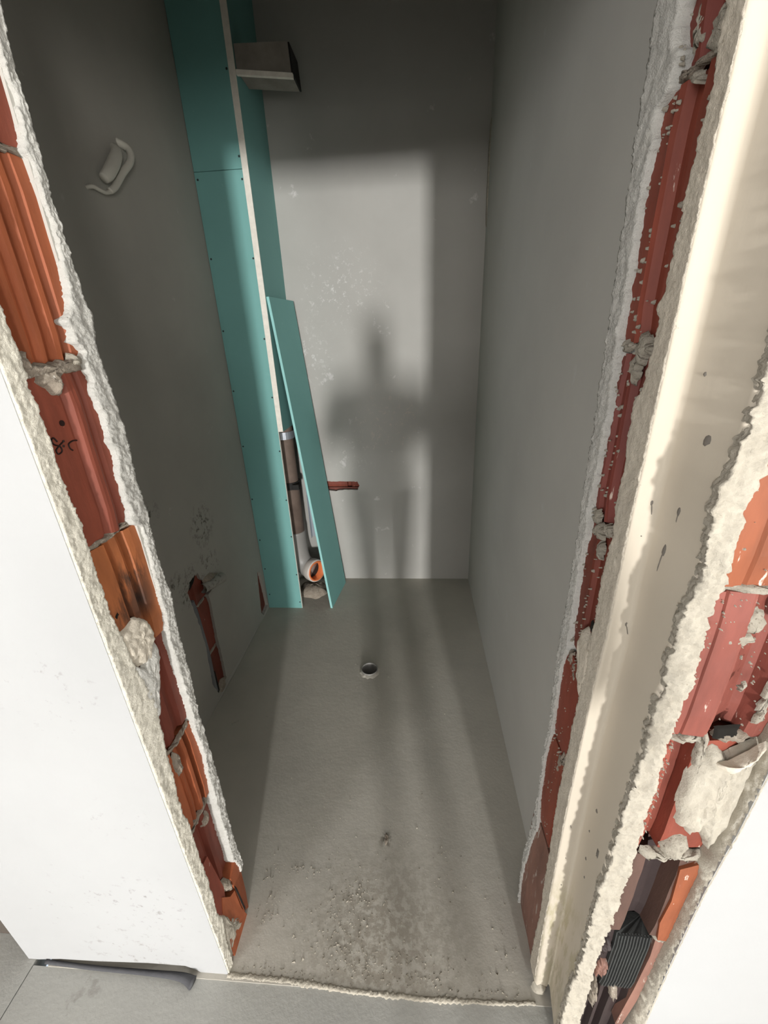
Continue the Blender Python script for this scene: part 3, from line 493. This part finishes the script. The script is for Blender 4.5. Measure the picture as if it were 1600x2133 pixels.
# ---- stub wall on the right: blocks laid bare, white plaster beyond
sw = structure(boxes('wall_stub_right', M['void'], None, (0.345, 2.6, 0.474, 0.52, 0.0, H)), 'stub wall at the lower right with a strip of bare hollow brick beside white plaster', 'wall')
slab('plaster_face', lambda u, d, z: Vector((u, 0.40 - d, z)), [(0.459, 0.0), (2.6, 0.0), (2.6, H), (0.469, H), (0.469, 1.3)] + [p for p in sorted(SR_W, key=lambda q: -q[1]) if p[1] < 1.2], [], 0.05, M['white'], sw)
F3 = 0.0
B1 = [(0.34, 0), (0.372, 0), (0.374, -0.003), (0.378, 0), (0.42, 0.0), (0.425, -0.008), (0.455, -0.008), (0.48, 0)]
B2 = [(0.335, 0), (0.358, 0.001), (0.360, -0.002), (0.362, 0.001), (0.388, 0.004), (0.392, 0.003), (0.404, -0.012), (0.410, -0.016), (0.428, -0.024), (0.438, -0.020), (0.444, -0.004), (0.452, 0.001), (0.48, 0)]
B3 = [(0.335, 0), (0.352, 0.0), (0.356, 0.0), (0.358, -0.018), (0.370, -0.026), (0.383, -0.026), (0.386, -0.002), (0.392, 0.0), (0.48, -0.006)]
B4 = [(0.335, 0), (0.374, -0.002), (0.377, -0.006), (0.392, -0.032), (0.412, -0.036), (0.420, -0.03), (0.424, 0.003), (0.444, 0.004), (0.448, -0.004), (0.48, -0.008)]
for i, (z0, z1, p, mm) in enumerate([(1.224, 1.46, B1, 'brick_flame'), (0.985, 1.216, B2, 'brick_salmon'), (0.728, 0.972, B3, 'brick_rust'), (0.470, 0.708, B4, 'brick_brown'), (1.47, 1.72, B2, 'brick_salmon'), (1.73, 1.97, B1, 'brick_flame'), (1.98, 2.2, B2, 'brick_salmon')]): brick(ST, p, z0, z1, M[mm], sw, seed=90 + i * 1.7, depth=0.04)
# inside of the open channels, in darker strips
brick(ST, [(0.390, -0.026), (0.402, -0.029), (0.412, -0.030), (0.4225, -0.024)], 0.475, 0.700, M['brick_black'], sw, 'channel_lining', depth=0.045)
brick(ST, [(0.3595, -0.013), (0.370, -0.0205), (0.3825, -0.0205)], 0.735, 0.965, M['brick_dark'], sw, 'channel_lining', depth=0.035)
shard(ST, [(0.424, 0.0065, 0.69), (0.452, 0.0075, 0.71), (0.459, 0.0065, 0.64), (0.455, 0.0065, 0.60), (0.459, 0.0065, 0.50), (0.454, 0.0055, 0.466), (0.436, 0.0055, 0.468), (0.426, 0.0075, 0.53), (0.430, 0.0075, 0.60)], 0, 0, M['brick_flame'], sw)
# dark ribbed block below
rb = [(0.372, -0.004)]
for k in range(11):
    u = 0.374 + 0.0056 * k; rb += [(u, -0.004), (u + 0.001, 0.0), (u + 0.003, 0.0), (u + 0.004, -0.004)]
rb += [(0.437, -0.004)]
brick(ST, rb, 0.255, 0.455, M['ribbed_dark'], sw, depth=0.04, chip=0.0006)
shard(ST, [(0.436, 0.002, 0.462), (0.454, 0.003, 0.458), (0.452, 0.003, 0.38), (0.449, 0.003, 0.22), (0.44, 0.002, 0.10), (0.428, 0.0, 0.10), (0.437, 0.0, 0.26), (0.439, 0.002, 0.40)], 0, 0, M['brick_muddy'], sw)
rb2 = [(0.345, -0.010), (0.36, -0.009), (0.364, -0.020), (0.374, -0.020), (0.378, -0.006), (0.384, -0.006), (0.388, -0.022), (0.398, -0.022), (0.402, -0.008), (0.41, -0.008), (0.414, -0.018), (0.43, -0.018), (0.434, -0.006), (0.46, -0.006)]
brick(ST, rb2, 0.0, 0.25, M['brick_black'], sw, depth=0.04)
brick(ST, [(0.335, -0.004), (0.352, -0.006), (0.371, -0.010)], 0.26, 0.455, M['brick_black'], sw, depth=0.04)
rough_band('plaster_edge', ST, SO_OUT, SO_IN, 0.0, 2.2, M['rough_cream'], sw, d0=0.008, amp=0.0055, jag=(0.0045, 0.0035), seed=81, lumps=0.006, nsk=6, back=0.013)
# sloping broken edge between the white plaster and the blocks
bm = bmesh.new(); rows = []
for i in range(420):
    z = 2.2 * i / 419; a = interp(SR_IN, z) + 0.003 * fbm(z * 60, 4, 3) + 0.0015 * noise.noise(Vector((z * 240, 2, 2))); b = interp(SR_W, z) + 0.0012 * fbm(z * 90, 1, 3)
    a = min(a, b - 0.004); row = []
    for j in range(9):
        t = j / 8; row.append(bm.verts.new(ST(a + (b - a) * t + 0.001, 0.002 + 0.0235 * t ** 0.42 + (0.0045 * fbm(z * 80, t * 5, 6) if 0 < j < 8 else 0), z)))
    rows.append([bm.verts.new(ST(a + 0.001, -0.02, z))] + row + [bm.verts.new(ST(b + 0.006, 0.0245, z))])
for a, b in zip(rows, rows[1:]):
    for j in range(len(a) - 1): bm.faces.new((a[j], b[j], b[j + 1], a[j + 1]))
bmesh.ops.recalc_face_normals(bm, faces=bm.faces)
mesh('plaster_edge', bm, M['rough_cream'], sw, True)
lump_obj('plaster_flap', ST, [(0.388, 0.945), (0.384, 0.875), (0.390, 0.805), (0.400, 0.795), (0.416, 0.778), (0.430, 0.79), (0.452, 0.742), (0.466, 0.80), (0.466, 0.93), (0.462, 0.985), (0.446, 0.972), (0.425, 0.952), (0.408, 0.966)], 0.014, M['rough_cream'], sw, base=0.0, amp=0.006, seed=83, jag=0.004, flat=7, rings=14, sub=4)
lump_obj('plaster_curl', ST, [(0.405, 0.945), (0.425, 0.930), (0.45, 0.955), (0.462, 0.99), (0.446, 0.972), (0.425, 0.950)], 0.010, M['rough_tan'], sw, base=0.012, amp=0.003, seed=84)
lump_obj('mortar_joint', ST, ell(0.432, 0.981, 0.026, 0.012, seed=2), 0.006, M['mortar'], sw, base=-0.006, amp=0.006, seed=85)
lump_obj('hole', ST, [(0.400, 1.002), (0.432, 1.006), (0.434, 0.985), (0.418, 0.978), (0.404, 0.978)], 0.001, M['crack'], sw, base=-0.001, amp=0.0, seed=86, jag=0.003)
joint(ST, 0.345, 0.392, 0.979, 0.977, 0.006, 0.006, M['mortar_pale'], sw, 87, base=-0.003)
lump_obj('mortar_joint', ST, ell(0.392, 0.945, 0.006, 0.045, seed=5), 0.007, M['mortar_pale'], sw, base=0.0, amp=0.004, seed=88)
joint(ST, 0.36, 0.475, 1.219, 1.222, 0.006, 0.006, M['mortar_pale'], sw, 89, base=-0.003)
lump_obj('mortar_joint', ST, ell(0.405, 0.742, 0.020, 0.030, seed=6), 0.010, M['mortar_pale'], sw, base=0.0, amp=0.006, seed=90)
joint(ST, 0.36, 0.46, 0.718, 0.714, 0.009, 0.008, M['mortar_pale'], sw, 91, base=-0.003)
joint(ST, 0.432, 0.46, 0.465, 0.463, 0.006, 0.006, M['mortar_pale'], sw, 92, base=0.0)
lump_obj('mortar_joint', ST, ell(0.358, 0.41, 0.012, 0.028, seed=7), 0.008, M['brick_black'], sw, base=-0.006, amp=0.008, seed=93)
lump_obj('mortar_joint', ST, ell(0.362, 0.33, 0.012, 0.030, seed=8), 0.010, M['brick_muddy'], sw, base=-0.006, amp=0.008, seed=94)
lump_obj('mortar_joint', ST, ell(0.366, 0.22, 0.006, 0.07, seed=9, rot=0.05), 0.010, M['mortar'], sw, base=-0.008, amp=0.008, seed=95)
lump_obj('mortar_joint', ST, ell(0.405, 0.23, 0.008, 0.04, seed=10, rot=0.1), 0.008, M['mortar'], sw, base=-0.008, amp=0.008, seed=96)
bm = bmesh.new(); rr = random.Random(9)
for k in range(240):
    z = rr.choice([rr.uniform(0.99, 1.46), rr.uniform(1.08, 1.22), rr.uniform(0.75, 0.97)]); u = rr.uniform(0.348, 0.46)
    if z < 0.98: u = rr.uniform(0.346, 0.357)
    s = rr.uniform(0.0004, 0.0014)
    lump(bm, ST, ell(u, z, s, s * rr.uniform(0.8, 2.0), n=6, seed=k, rot=rr.uniform(-1, 1)), s * 0.8, base=0.0015, amp=0.0003, seed=k, rings=2, jag=0, sub=1)
for k, (u, z, a, b) in enumerate([(0.40, 1.175, 0.014, 0.020), (0.392, 1.150, 0.016, 0.008), (0.435, 1.19, 0.010, 0.022), (0.446, 1.06, 0.005, 0.030), (0.412, 1.075, 0.005, 0.006), (0.438, 1.235, 0.008, 0.006), (0.435, 1.40, 0.005, 0.006), (0.43, 1.28, 0.006, 0.006), (0.45, 1.03, 0.004, 0.02)]):
    lump(bm, ST, ell(u, z, a, b, n=12, seed=k + 300), 0.002, base=0.002, amp=0.001, seed=k, rings=5, jag=0.006, sub=2)
o = mesh('mortar_crumbs', bm, M['mortar_pale'], sw, True); o['kind'] = 'stuff'

# the lintel and the hall around the photographer
structure(boxes('wall_front_top', M['duct'], None, (-0.60, 0.40, 0.487, 0.65, 2.07, H)), 'wall over the doorway', 'wall')
structure(boxes('wall_hall_right', M['white'], None, (2.6, 2.7, -9.7, -5.32, 0, H), (2.6, 2.7, -3.88, -1.02, 0, H), (2.6, 2.7, -5.32, -3.88, 0, 0.63), (2.6, 2.7, -5.32, -3.88, 1.57, H), (2.6, 2.7, 0.12, 0.4, 0, H), (2.6, 2.7, -1.02, 0.12, 0, 0.68), (2.6, 2.7, -1.02, 0.12, 2.12, H)), 'hall wall with openings added for fill light, right of the photographer', 'wall')
structure(boxes('wall_hall_outer', M['taupe'], None, (-2.7, -2.6, -9.7, -4.3, 0, H), (-2.7, -2.6, -2.5, 0.65, 0, H), (-2.7, -2.6, -4.3, -2.5, 0, 0.8), (-2.7, -2.6, -4.3, -2.5, 2.2, H)), 'hall wall left of the photographer', 'wall')
structure(boxes('wall_hall_end', M['taupe'], None, (-2.7, -1.62, -9.7, -9.6, 0, H), (0.62, 1.2, -9.7, -9.6, 0, H), (-1.62, 0.62, -9.7, -9.6, 0, 0.58), (-1.62, 0.62, -9.7, -9.6, 1.92, H), (1.64, 2.7, -9.7, -9.6, 0, H), (1.2, 1.64, -9.7, -9.6, 0, 0.74), (1.2, 1.64, -9.7, -9.6, 1.62, H)), 'far end of the hall behind the photographer', 'wall')

# ------------------------------------------------------------------ things
# boxed-in pipe casing in the corner
c = thing('pipe_casing', (-0.79, 2.05, 0), 'tall teal plasterboard pipe casing in the back left corner, open low on its right side', 'casing')
boxes('front_board', M['teal'], c, (-0.898, -0.692, 2.05, 2.0625, 0.0, 2.156), bevel=0.0008)
boxes('front_board', M['teal'], c, (-0.898, -0.692, 2.0505, 2.063, 2.158, H), bevel=0.0008)
o = boxes('board_edge', M['gypsum'], c, (-0.6922, -0.6905, 2.0503, 2.0622, 0.0, 1.08)); o['label'] = 'pale cut edge of the lower front board'
o = boxes('side_board', M['teal'], c, (-0.692, -0.667, 2.052, 2.389, 1.08, H)); o['label'] = 'teal side board of the casing'
o = boxes('board_edge', M['gypsum'], c, (-0.692, -0.6665, 2.0485, 2.0525, 1.08, H)); o['label'] = 'raw white edge of the side board'
SC = [(-0.6984, 2.1982), (-0.8865, 2.1307), (-0.6985, 2.1232), (-0.8875, 1.8479), (-0.6976, 1.8423), (-0.8886, 1.5573), (-0.6975, 1.5169), (-0.8891, 1.2859), (-0.6985, 1.2505), (-0.8884, 1.0085), (-0.6984, 0.9792), (-0.8884, 0.7143), (-0.6988, 0.7066), (-0.8847, 0.4645), (-0.6988, 0.4852), (-0.8838, 0.2748), (-0.6985, 0.2363), (-0.8821, 0.0971), (-0.7009, 0.0435), (-0.700, 2.4627)]
bm = bmesh.new(); lathe(bm, (0, 0, 0), (0, -1, 0), [(-0.004, 0.0012), (-0.001, 0.0042), (0.0006, 0.0042), (0.0009, 0.0036), (0.0002, 0.0014), (0.0001, 0.0002)], 12)
bmesh.ops.recalc_face_normals(bm, faces=bm.faces); s0 = mesh('screw', bm, M['screw'])
for i, (x, z) in enumerate(SC):
    s = s0 if i == 0 else s0.copy()
    if i: COL.objects.link(s)
    s.location = (x, 2.05, z); s.parent = c; s.matrix_parent_inverse = Matrix.Translation(c.location).inverted()
o = boxes('stud', M['zinc'], c, (-0.668, -0.622, 2.372, 2.374, 0.33, 1.5), (-0.668, -0.666, 2.340, 2.372, 0.33, 1.5), (-0.624, -0.622, 2.350, 2.372, 0.33, 1.5)); o['label'] = 'galvanised steel stud inside the casing'
# drain pipe inside it
p = thing('drain_pipe', (-0.73, 2.22, 0), 'brown vertical drain pipe with grey elbow inside the teal casing', 'pipe')
tube_obj('pipe', [(-0.73, 2.23, z) for z in (0.42, 0.8, 1.2, 1.6, 2.0)], 0.056, M['pipe_brown'], p, 24)
bm = bmesh.new(); lathe(bm, (-0.73, 2.23, 0.74), (0, 0, 1), [(-0.02, 0.056), (-0.02, 0.064), (0.02, 0.064), (0.02, 0.056)], 28); box(bm, -0.69, -0.655, 2.16, 2.185, 0.725, 0.755); mesh('clamp', bm, M['black'], p)
bm = bmesh.new(); lathe(bm, (-0.73, 2.23, 1.03), (0, 0, 1), [(-0.02, 0.056), (-0.02, 0.064), (0.02, 0.064), (0.02, 0.056)], 28); mesh('clamp', bm, M['zinc'], p)
el = smooth_path([(-0.73, 2.23, 0.44), (-0.73, 2.23, 0.34), (-0.715, 2.225, 0.24), (-0.675, 2.21, 0.195), (-0.64, 2.195, 0.185)], 6)
tube_obj('elbow', el, 0.060, M['pipe_grey'], p, 26)
ax = Vector((0.80, -0.58, 0.06)).normalized()
bm = bmesh.new(); lathe(bm, (-0.645, 2.197, 0.187), ax, [(-0.02, 0.060), (0.0, 0.070), (0.040, 0.072), (0.046, 0.069), (0.046, 0.062)], 32); mesh('socket', bm, M['pipe_white'], p, True)
bm = bmesh.new(); lathe(bm, (-0.645, 2.197, 0.187), ax, [(0.047, 0.0645), (0.050, 0.063), (0.050, 0.055), (0.0, 0.053), (-0.03, 0.050)], 32); o = mesh('sealing_ring', bm, M['seal'], p, True); o['label'] = 'orange sealing ring in the open socket'
bm = bmesh.new(); lathe(bm, (-0.645, 2.197, 0.187), ax, [(0.0, 0.053), (0.0, 0.001)], 32); mesh('inner_bore', bm, M['black'], p)  # black disc paints the dark depth of the socket
lump_obj('mortar_bed', lambda u, d, z: Vector((u, z, d)), [(-0.74, 2.17), (-0.62, 2.14), (-0.57, 2.20), (-0.58, 2.30), (-0.66, 2.33), (-0.76, 2.3)], 0.05, M['mortar'], p, amp=0.012, seed=5, jag=0.01, flat=3)
# loose strip of board leaning there
a0, a1, b0, b1 = Vector((-0.507, 2.050, 0.0)), Vector((-0.470, 2.335, 0.0)), Vector((-0.6585, 2.066, 1.692)), Vector((-0.6220, 2.345, 1.692))
nrm = (a1 - a0).cross(b0 - a0).normalized(); nrm = -nrm if nrm.x > 0 else nrm
bm = bmesh.new(); A = [bm.verts.new(v) for v in (a0, a1, b1, b0)]; B = [bm.verts.new(v + nrm * 0.0125) for v in (a0, a1, b1, b0)]
bm.faces.new(A); bm.faces.new(B[::-1])
for i in range(4):
    f = bm.faces.new((A[i], B[i], B[(i + 1) % 4], A[(i + 1) % 4])); f.material_index = 1
bmesh.ops.recalc_face_normals(bm, faces=bm.faces)
zmin = min(v.co.z for v in bm.verts); bmesh.ops.translate(bm, verts=bm.verts, vec=(0.003, 0, -zmin + 0.0005))
tag(mesh('plasterboard_strip', bm, [M['teal'], M['teal_edge']]), 'loose teal plasterboard strip leaning against the open side of the casing', 'board')
# board box high on the casing
d = thing('duct_box', (-0.56, 2.06, 2.42), 'small grey board box fixed high on the side of the teal casing', 'box')
bm = bmesh.new()
def prism(bm, q, y0, y1):
    a = [bm.verts.new((x, y0, z)) for x, z in q]; b = [bm.verts.new((x, y1, z)) for x, z in q]
    bm.faces.new(a); bm.faces.new(b[::-1])
    for i in range(len(q)): bm.faces.new((a[i], b[i], b[(i + 1) % len(q)], a[(i + 1) % len(q)]))
    bmesh.ops.recalc_face_normals(bm, faces=bm.faces)
prism(bm, [(-0.6655, 2.460), (-0.4565, 2.438), (-0.4605, 2.529), (-0.6655, 2.536)], 2.062, 2.19); mesh('body', bm, M['duct'], d)
bm = bmesh.new(); prism(bm, [(-0.6655, 2.444), (-0.449, 2.420), (-0.449, 2.4345), (-0.6655, 2.459)], 2.050, 2.064); o = mesh('edge_strip', bm, M['gypsum'], d); o['label'] = 'pale cut edge along the bottom'
bm = bmesh.new(); prism(bm, [(-0.456, 2.438), (-0.449, 2.437), (-0.455, 2.528), (-0.460, 2.528)], 2.066, 2.19); mesh('dark_side_face', bm, M['black'], d)  # near-black face over the right side of the box
# cable tails on the left wall
t = thing('cable_tail', (-0.9, 1.5, 1.98), 'pale loop of cable tails sticking out high on the left wall', 'cable')
P1 = lambda y, z, x: (-0.9 + x, y, z)
tube_obj('cable', smooth_path([P1(1.545, 2.088, -0.012), P1(1.562, 2.070, 0.020), P1(1.541, 2.033, 0.030), P1(1.485, 1.985, 0.028), P1(1.432, 1.938, 0.028), P1(1.408, 1.922, 0.024)]), lambda s: 0.0115 - 0.003 * s, M['cable'], t, 10)
tube_obj('cable', smooth_path([P1(1.522, 2.066, -0.012), P1(1.505, 2.046, 0.014), P1(1.463, 2.005, 0.022), P1(1.422, 1.968, 0.024), P1(1.400, 1.950, 0.020)]), lambda s: 0.009 + 0.009 * math.sin(math.pi * s * 0.85), M['cable'], t, 10)
tube_obj('cable', smooth_path([P1(1.343, 1.914, -0.008), P1(1.352, 1.918, 0.012), P1(1.370, 1.915, 0.018), P1(1.390, 1.914, 0.020), P1(1.412, 1.921, 0.022)]), 0.0055, M['cable'], t, 8)
# corrugated conduit and sleeve in the wall chase
q = thing('conduit', (-0.915, 1.36, 0.0), 'grey corrugated conduit set in the groove of the left wall', 'conduit')
pth = smooth_path([(-0.913, 1.345, 0.54), (-0.911, 1.350, 0.46), (-0.911, 1.358, 0.33), (-0.911, 1.355, 0.2), (-0.912, 1.350, 0.05)], 34)
tube_obj('conduit_tube', pth, lambda s: 0.0125 + 0.0018 * math.sin(s * 420), M['conduit'], q, 12)
boxes('wire_end', M['black'], q, (-0.916, -0.902, 1.349, 1.375, 0.03, 0.15), bevel=0.004)
sl = thing('pipe_sleeve', (-0.89, 1.52, 0.53), 'short pale pipe sleeve mortared in at the top of the wall groove', 'pipe')
bm = bmesh.new(); axs = Vector((0.25, 0.95, -0.12)).normalized(); lathe(bm, (-0.893, 1.455, 0.545), axs, [(-0.03, 0.021), (0.095, 0.0225), (0.097, 0.019), (0.06, 0.018), (0.06, 0.001)], 20); mesh('sleeve', bm, M['grey_left'], sl, True)
lump_obj('mortar_collar', LW, [(1.44, 0.59), (1.50, 0.585), (1.56, 0.55), (1.555, 0.50), (1.49, 0.50), (1.44, 0.53)], 0.018, M['mortar'], sl, seed=31, amp=0.004)
# drain stub in the floor
g = thing('floor_drain', (-0.228, 1.55, 0), 'round grey drain stub standing open in the middle of the floor', 'drain')
bm = bmesh.new(); lathe(bm, (-0.228, 1.550, 0.0), (0, 0, 1), [(-0.05, 0.0398), (0.012, 0.0398), (0.0135, 0.0385), (0.012, 0.0368), (-0.12, 0.0365)], 36); mesh('pipe_rim', bm, M['pipe_grey'], g, True)
bm = bmesh.new(); lathe(bm, (-0.228, 1.550, -0.119), (0, 0, 1), [(0.0, 0.0364), (0.0, 0.001)], 36); mesh('pipe_mouth', bm, M['black'], g)  # black disc paints the dark depth of the drain
bm = bmesh.new(); rows = []
for k in range(64):
    a_ = 2 * math.pi * k / 64; w = 0.010 + 0.012 * max(0, fbm(math.cos(a_) * 2, math.sin(a_) * 2, 4) + 0.25 - 0.4 * math.sin(a_)); h_ = 0.004 + 0.006 * max(0, -math.sin(a_)) * abs(fbm(math.cos(a_) * 5, math.sin(a_) * 5, 1))
    rows.append([bm.verts.new((-0.228 + rr_ * math.cos(a_), 1.55 + rr_ * math.sin(a_), z_)) for rr_, z_ in ((0.0399, h_), (0.0399 + w * 0.4, h_ * 0.8), (0.0399 + w, -0.002))])
for k in range(64):
    a_, b_ = rows[k], rows[(k + 1) % 64]
    for j in range(2): bm.faces.new((a_[j], a_[j + 1], b_[j + 1], b_[j]))
bmesh.ops.recalc_face_normals(bm, faces=bm.faces); mesh('cement_collar', bm, M['screed'], g, True)
# foam edge strip under the white wall
tag(tube_obj('foam_strip', smooth_path([(-0.99, 0.481, 0.003), (-0.85, 0.476, 0.005), (-0.70, 0.474, 0.008), (-0.61, 0.470, 0.013), (-0.572, 0.462, 0.010)], 10), lambda s: 0.005 + 0.009 * s ** 3, M['foam'], None, 8), 'grey foam edge strip poking out at the foot of the white wall', 'foam strip')
boxes('base_gap', M['crack'], wf, (-1.03, -0.565, 0.496, 0.512, 0.0005, 0.04))
# crumbs of mortar over the screed
bm = bmesh.new(); rr = random.Random(12)
def crumb(x, y, s):
    v = [bm.verts.new((x + s * rr.uniform(-1, 1), y + s * rr.uniform(-1, 1), rr.uniform(-0.3, 0.1) * s)) for _ in range(4)] + [bm.verts.new((x + s * rr.uniform(-0.5, 0.5), y + s * rr.uniform(-0.5, 0.5), s * rr.uniform(0.4, 1.0)))]
    bmesh.ops.convex_hull(bm, input=v)
for cx, cy, sx, sy, n in ((-0.21, 0.62, 0.05, 0.05, 150), (-0.18, 0.67, 0.025, 0.02, 60), (-0.42, 0.62, 0.02, 0.02, 40), (-0.15, 0.53, 0.10, 0.025, 200), (-0.03, 0.51, 0.09, 0.02, 130), (-0.25, 0.57, 0.06, 0.04, 90), (-0.36, 0.72, 0.05, 0.006, 50), (0.10, 0.72, 0.06, 0.04, 40), (-0.2, 0.75, 0.2, 0.12, 90), (-0.22, 1.53, 0.06, 0.05, 24), (-0.2, 1.2, 0.3, 0.3, 40), (-0.46, 0.68, 0.02, 0.05, 40), (0.22, 0.56, 0.03, 0.07, 40), (0.08, 0.79, 0.015, 0.02, 20), (-0.38, 0.49, 0.08, 0.008, 130), (0.12, 0.485, 0.08, 0.008, 90)):
    for k in range(n):
        x = rr.gauss(cx, sx); y = rr.gauss(cy, sy)
        if -0.47 < x < 0.27 and y > 0.478: crumb(x, y, abs(rr.gauss(0.0016, 0.0011)) + 0.0007)
o = mesh('mortar_crumbs', bm, M['mortar_pale']); o['kind'] = 'stuff'; tag(o, 'pale mortar crumbs strewn over the screed near the threshold', 'crumbs')
tag(lump_obj('floor_gouge', lambda u, d_, z: Vector((u, z, d_)), ell(-0.101, 0.815, 0.008, 0.020, seed=3), 0.006, M['mortar'], None, amp=0.003, seed=4), 'small dark gouge in the screed near the doorway, built as a lump', 'gouge mark')  # gouge in the screed, built as a raised lump

# ------------------------------------------------------------------ the photographer, whose shadow falls on the back wall
def skin_body(name, verts, edges, m, parent, root=0, sub=2):
    me = bpy.data.meshes.new(name); me.from_pydata([(v[0], v[1], v[2] * SCL) for v in verts], edges, []); o = bpy.data.objects.new(name, me); COL.objects.link(o)
    md = o.modifiers.new('skin', 'SKIN'); md.use_smooth_shade = True
    for i, v in enumerate(verts):
        s = me.skin_vertices[0].data[i]; s.radius = (v[3], v[4] if len(v) > 4 else v[3]); s.use_root = (i == root)
    o.modifiers.new('sub', 'SUBSURF').levels = sub; o.modifiers['sub'].render_levels = sub
    me.materials.append(m); adopt(o, parent); return o
px, py = 0.17, -0.36
SCL = 0.905
ph = thing('person', (px, py, 0), 'person in a dark jacket and jeans with both forearms raised before the doorway', 'person')
V = [(px, py, 0.92, .14, .10), (px, py, 1.05, .17, .11), (px, py + .01, 1.22, .19, .12), (px, py + .01, 1.34, .17, .10), (px, py + .01, 1.41, .06, .055), (px, py + .025, 1.47, .05),
     (px - .17, py + .01, 1.34, .055), (px - .25, py + .03, 1.08, .042), (px - .16, py + .20, 1.15, .033), (px - .135, py + .24, 1.19, .026),
     (px + .17, py + .01, 1.34, .055), (px + .20, py + .06, 1.08, .042), (px + .03, py + .20, 1.15, .033), (px - .02, py + .23, 1.19, .026)]
skin_body('jacket', V, [(0, 1), (1, 2), (2, 3), (3, 4), (4, 5), (3, 6), (6, 7), (7, 8), (8, 9), (3, 10), (10, 11), (11, 12), (12, 13)], M['coat'], ph)
V = [(px, py, 0.93, .13, .10), (px - .085, py, 0.85, .095), (px - .075, py + .02, 0.48, .070), (px - .075, py, 0.10, .045), (px + .085, py, 0.85, .095), (px + .075, py + .02, 0.48, .070), (px + .075, py, 0.10, .045)]
skin_body('jeans', V, [(0, 1), (1, 2), (2, 3), (0, 4), (4, 5), (5, 6)], M['jeans'], ph)
for s in (-1, 1):
    V = [(px + s * .075, py - .04, 0.05, .042), (px + s * .075, py + .05, 0.045, .042), (px + s * .08, py + .14, 0.036, .034), (px + s * .075, py, 0.11, .04)]
    skin_body('shoe', V, [(0, 1), (1, 2), (0, 3)], M['black'], ph)
V = [(px, py + .02, 1.44, .048), (px, py + .03, 1.50, .055, .06), (px, py + .045, 1.56, .068, .085), (px, py + .035, 1.62, .070, .09), (px, py + .035, 1.655, .045), (px, py + .125, 1.555, .012)]
skin_body('head', V, [(0, 1), (1, 2), (2, 3), (3, 4), (2, 5)], M['skin'], ph)
V = [(px, py - .005, 1.64, .078, .09), (px, py - .03, 1.58, .075, .07), (px, py - .03, 1.50, .06, .045)]
skin_body('hair', V, [(0, 1), (1, 2)], M['hair'], ph)
for hx, sg in ((px - .135, 1), (px - .02, -1)):
    V = [(hx, py + .25, 1.195, .022), (hx + sg * .006, py + .27, 1.235, .030, .014)]; E_ = [(0, 1)]
    for k in range(4):
        b = len(V); z = 1.210 + 0.019 * k; V += [(hx - sg * 0.002, py + .275, z, .0095), (hx - sg * .012, py + .30, z + .004, .009), (hx + sg * .010, py + .315, z + .004, .008)]
        E_ += [(1, b), (b, b + 1), (b + 1, b + 2)]
    b = len(V); V += [(hx + sg * .020, py + .265, 1.255, .010), (hx + sg * .034, py + .285, 1.270, .009)]; E_ += [(1, b), (b, b + 1)]
    skin_body('hand', V, E_, M['skin'], ph, sub=1)
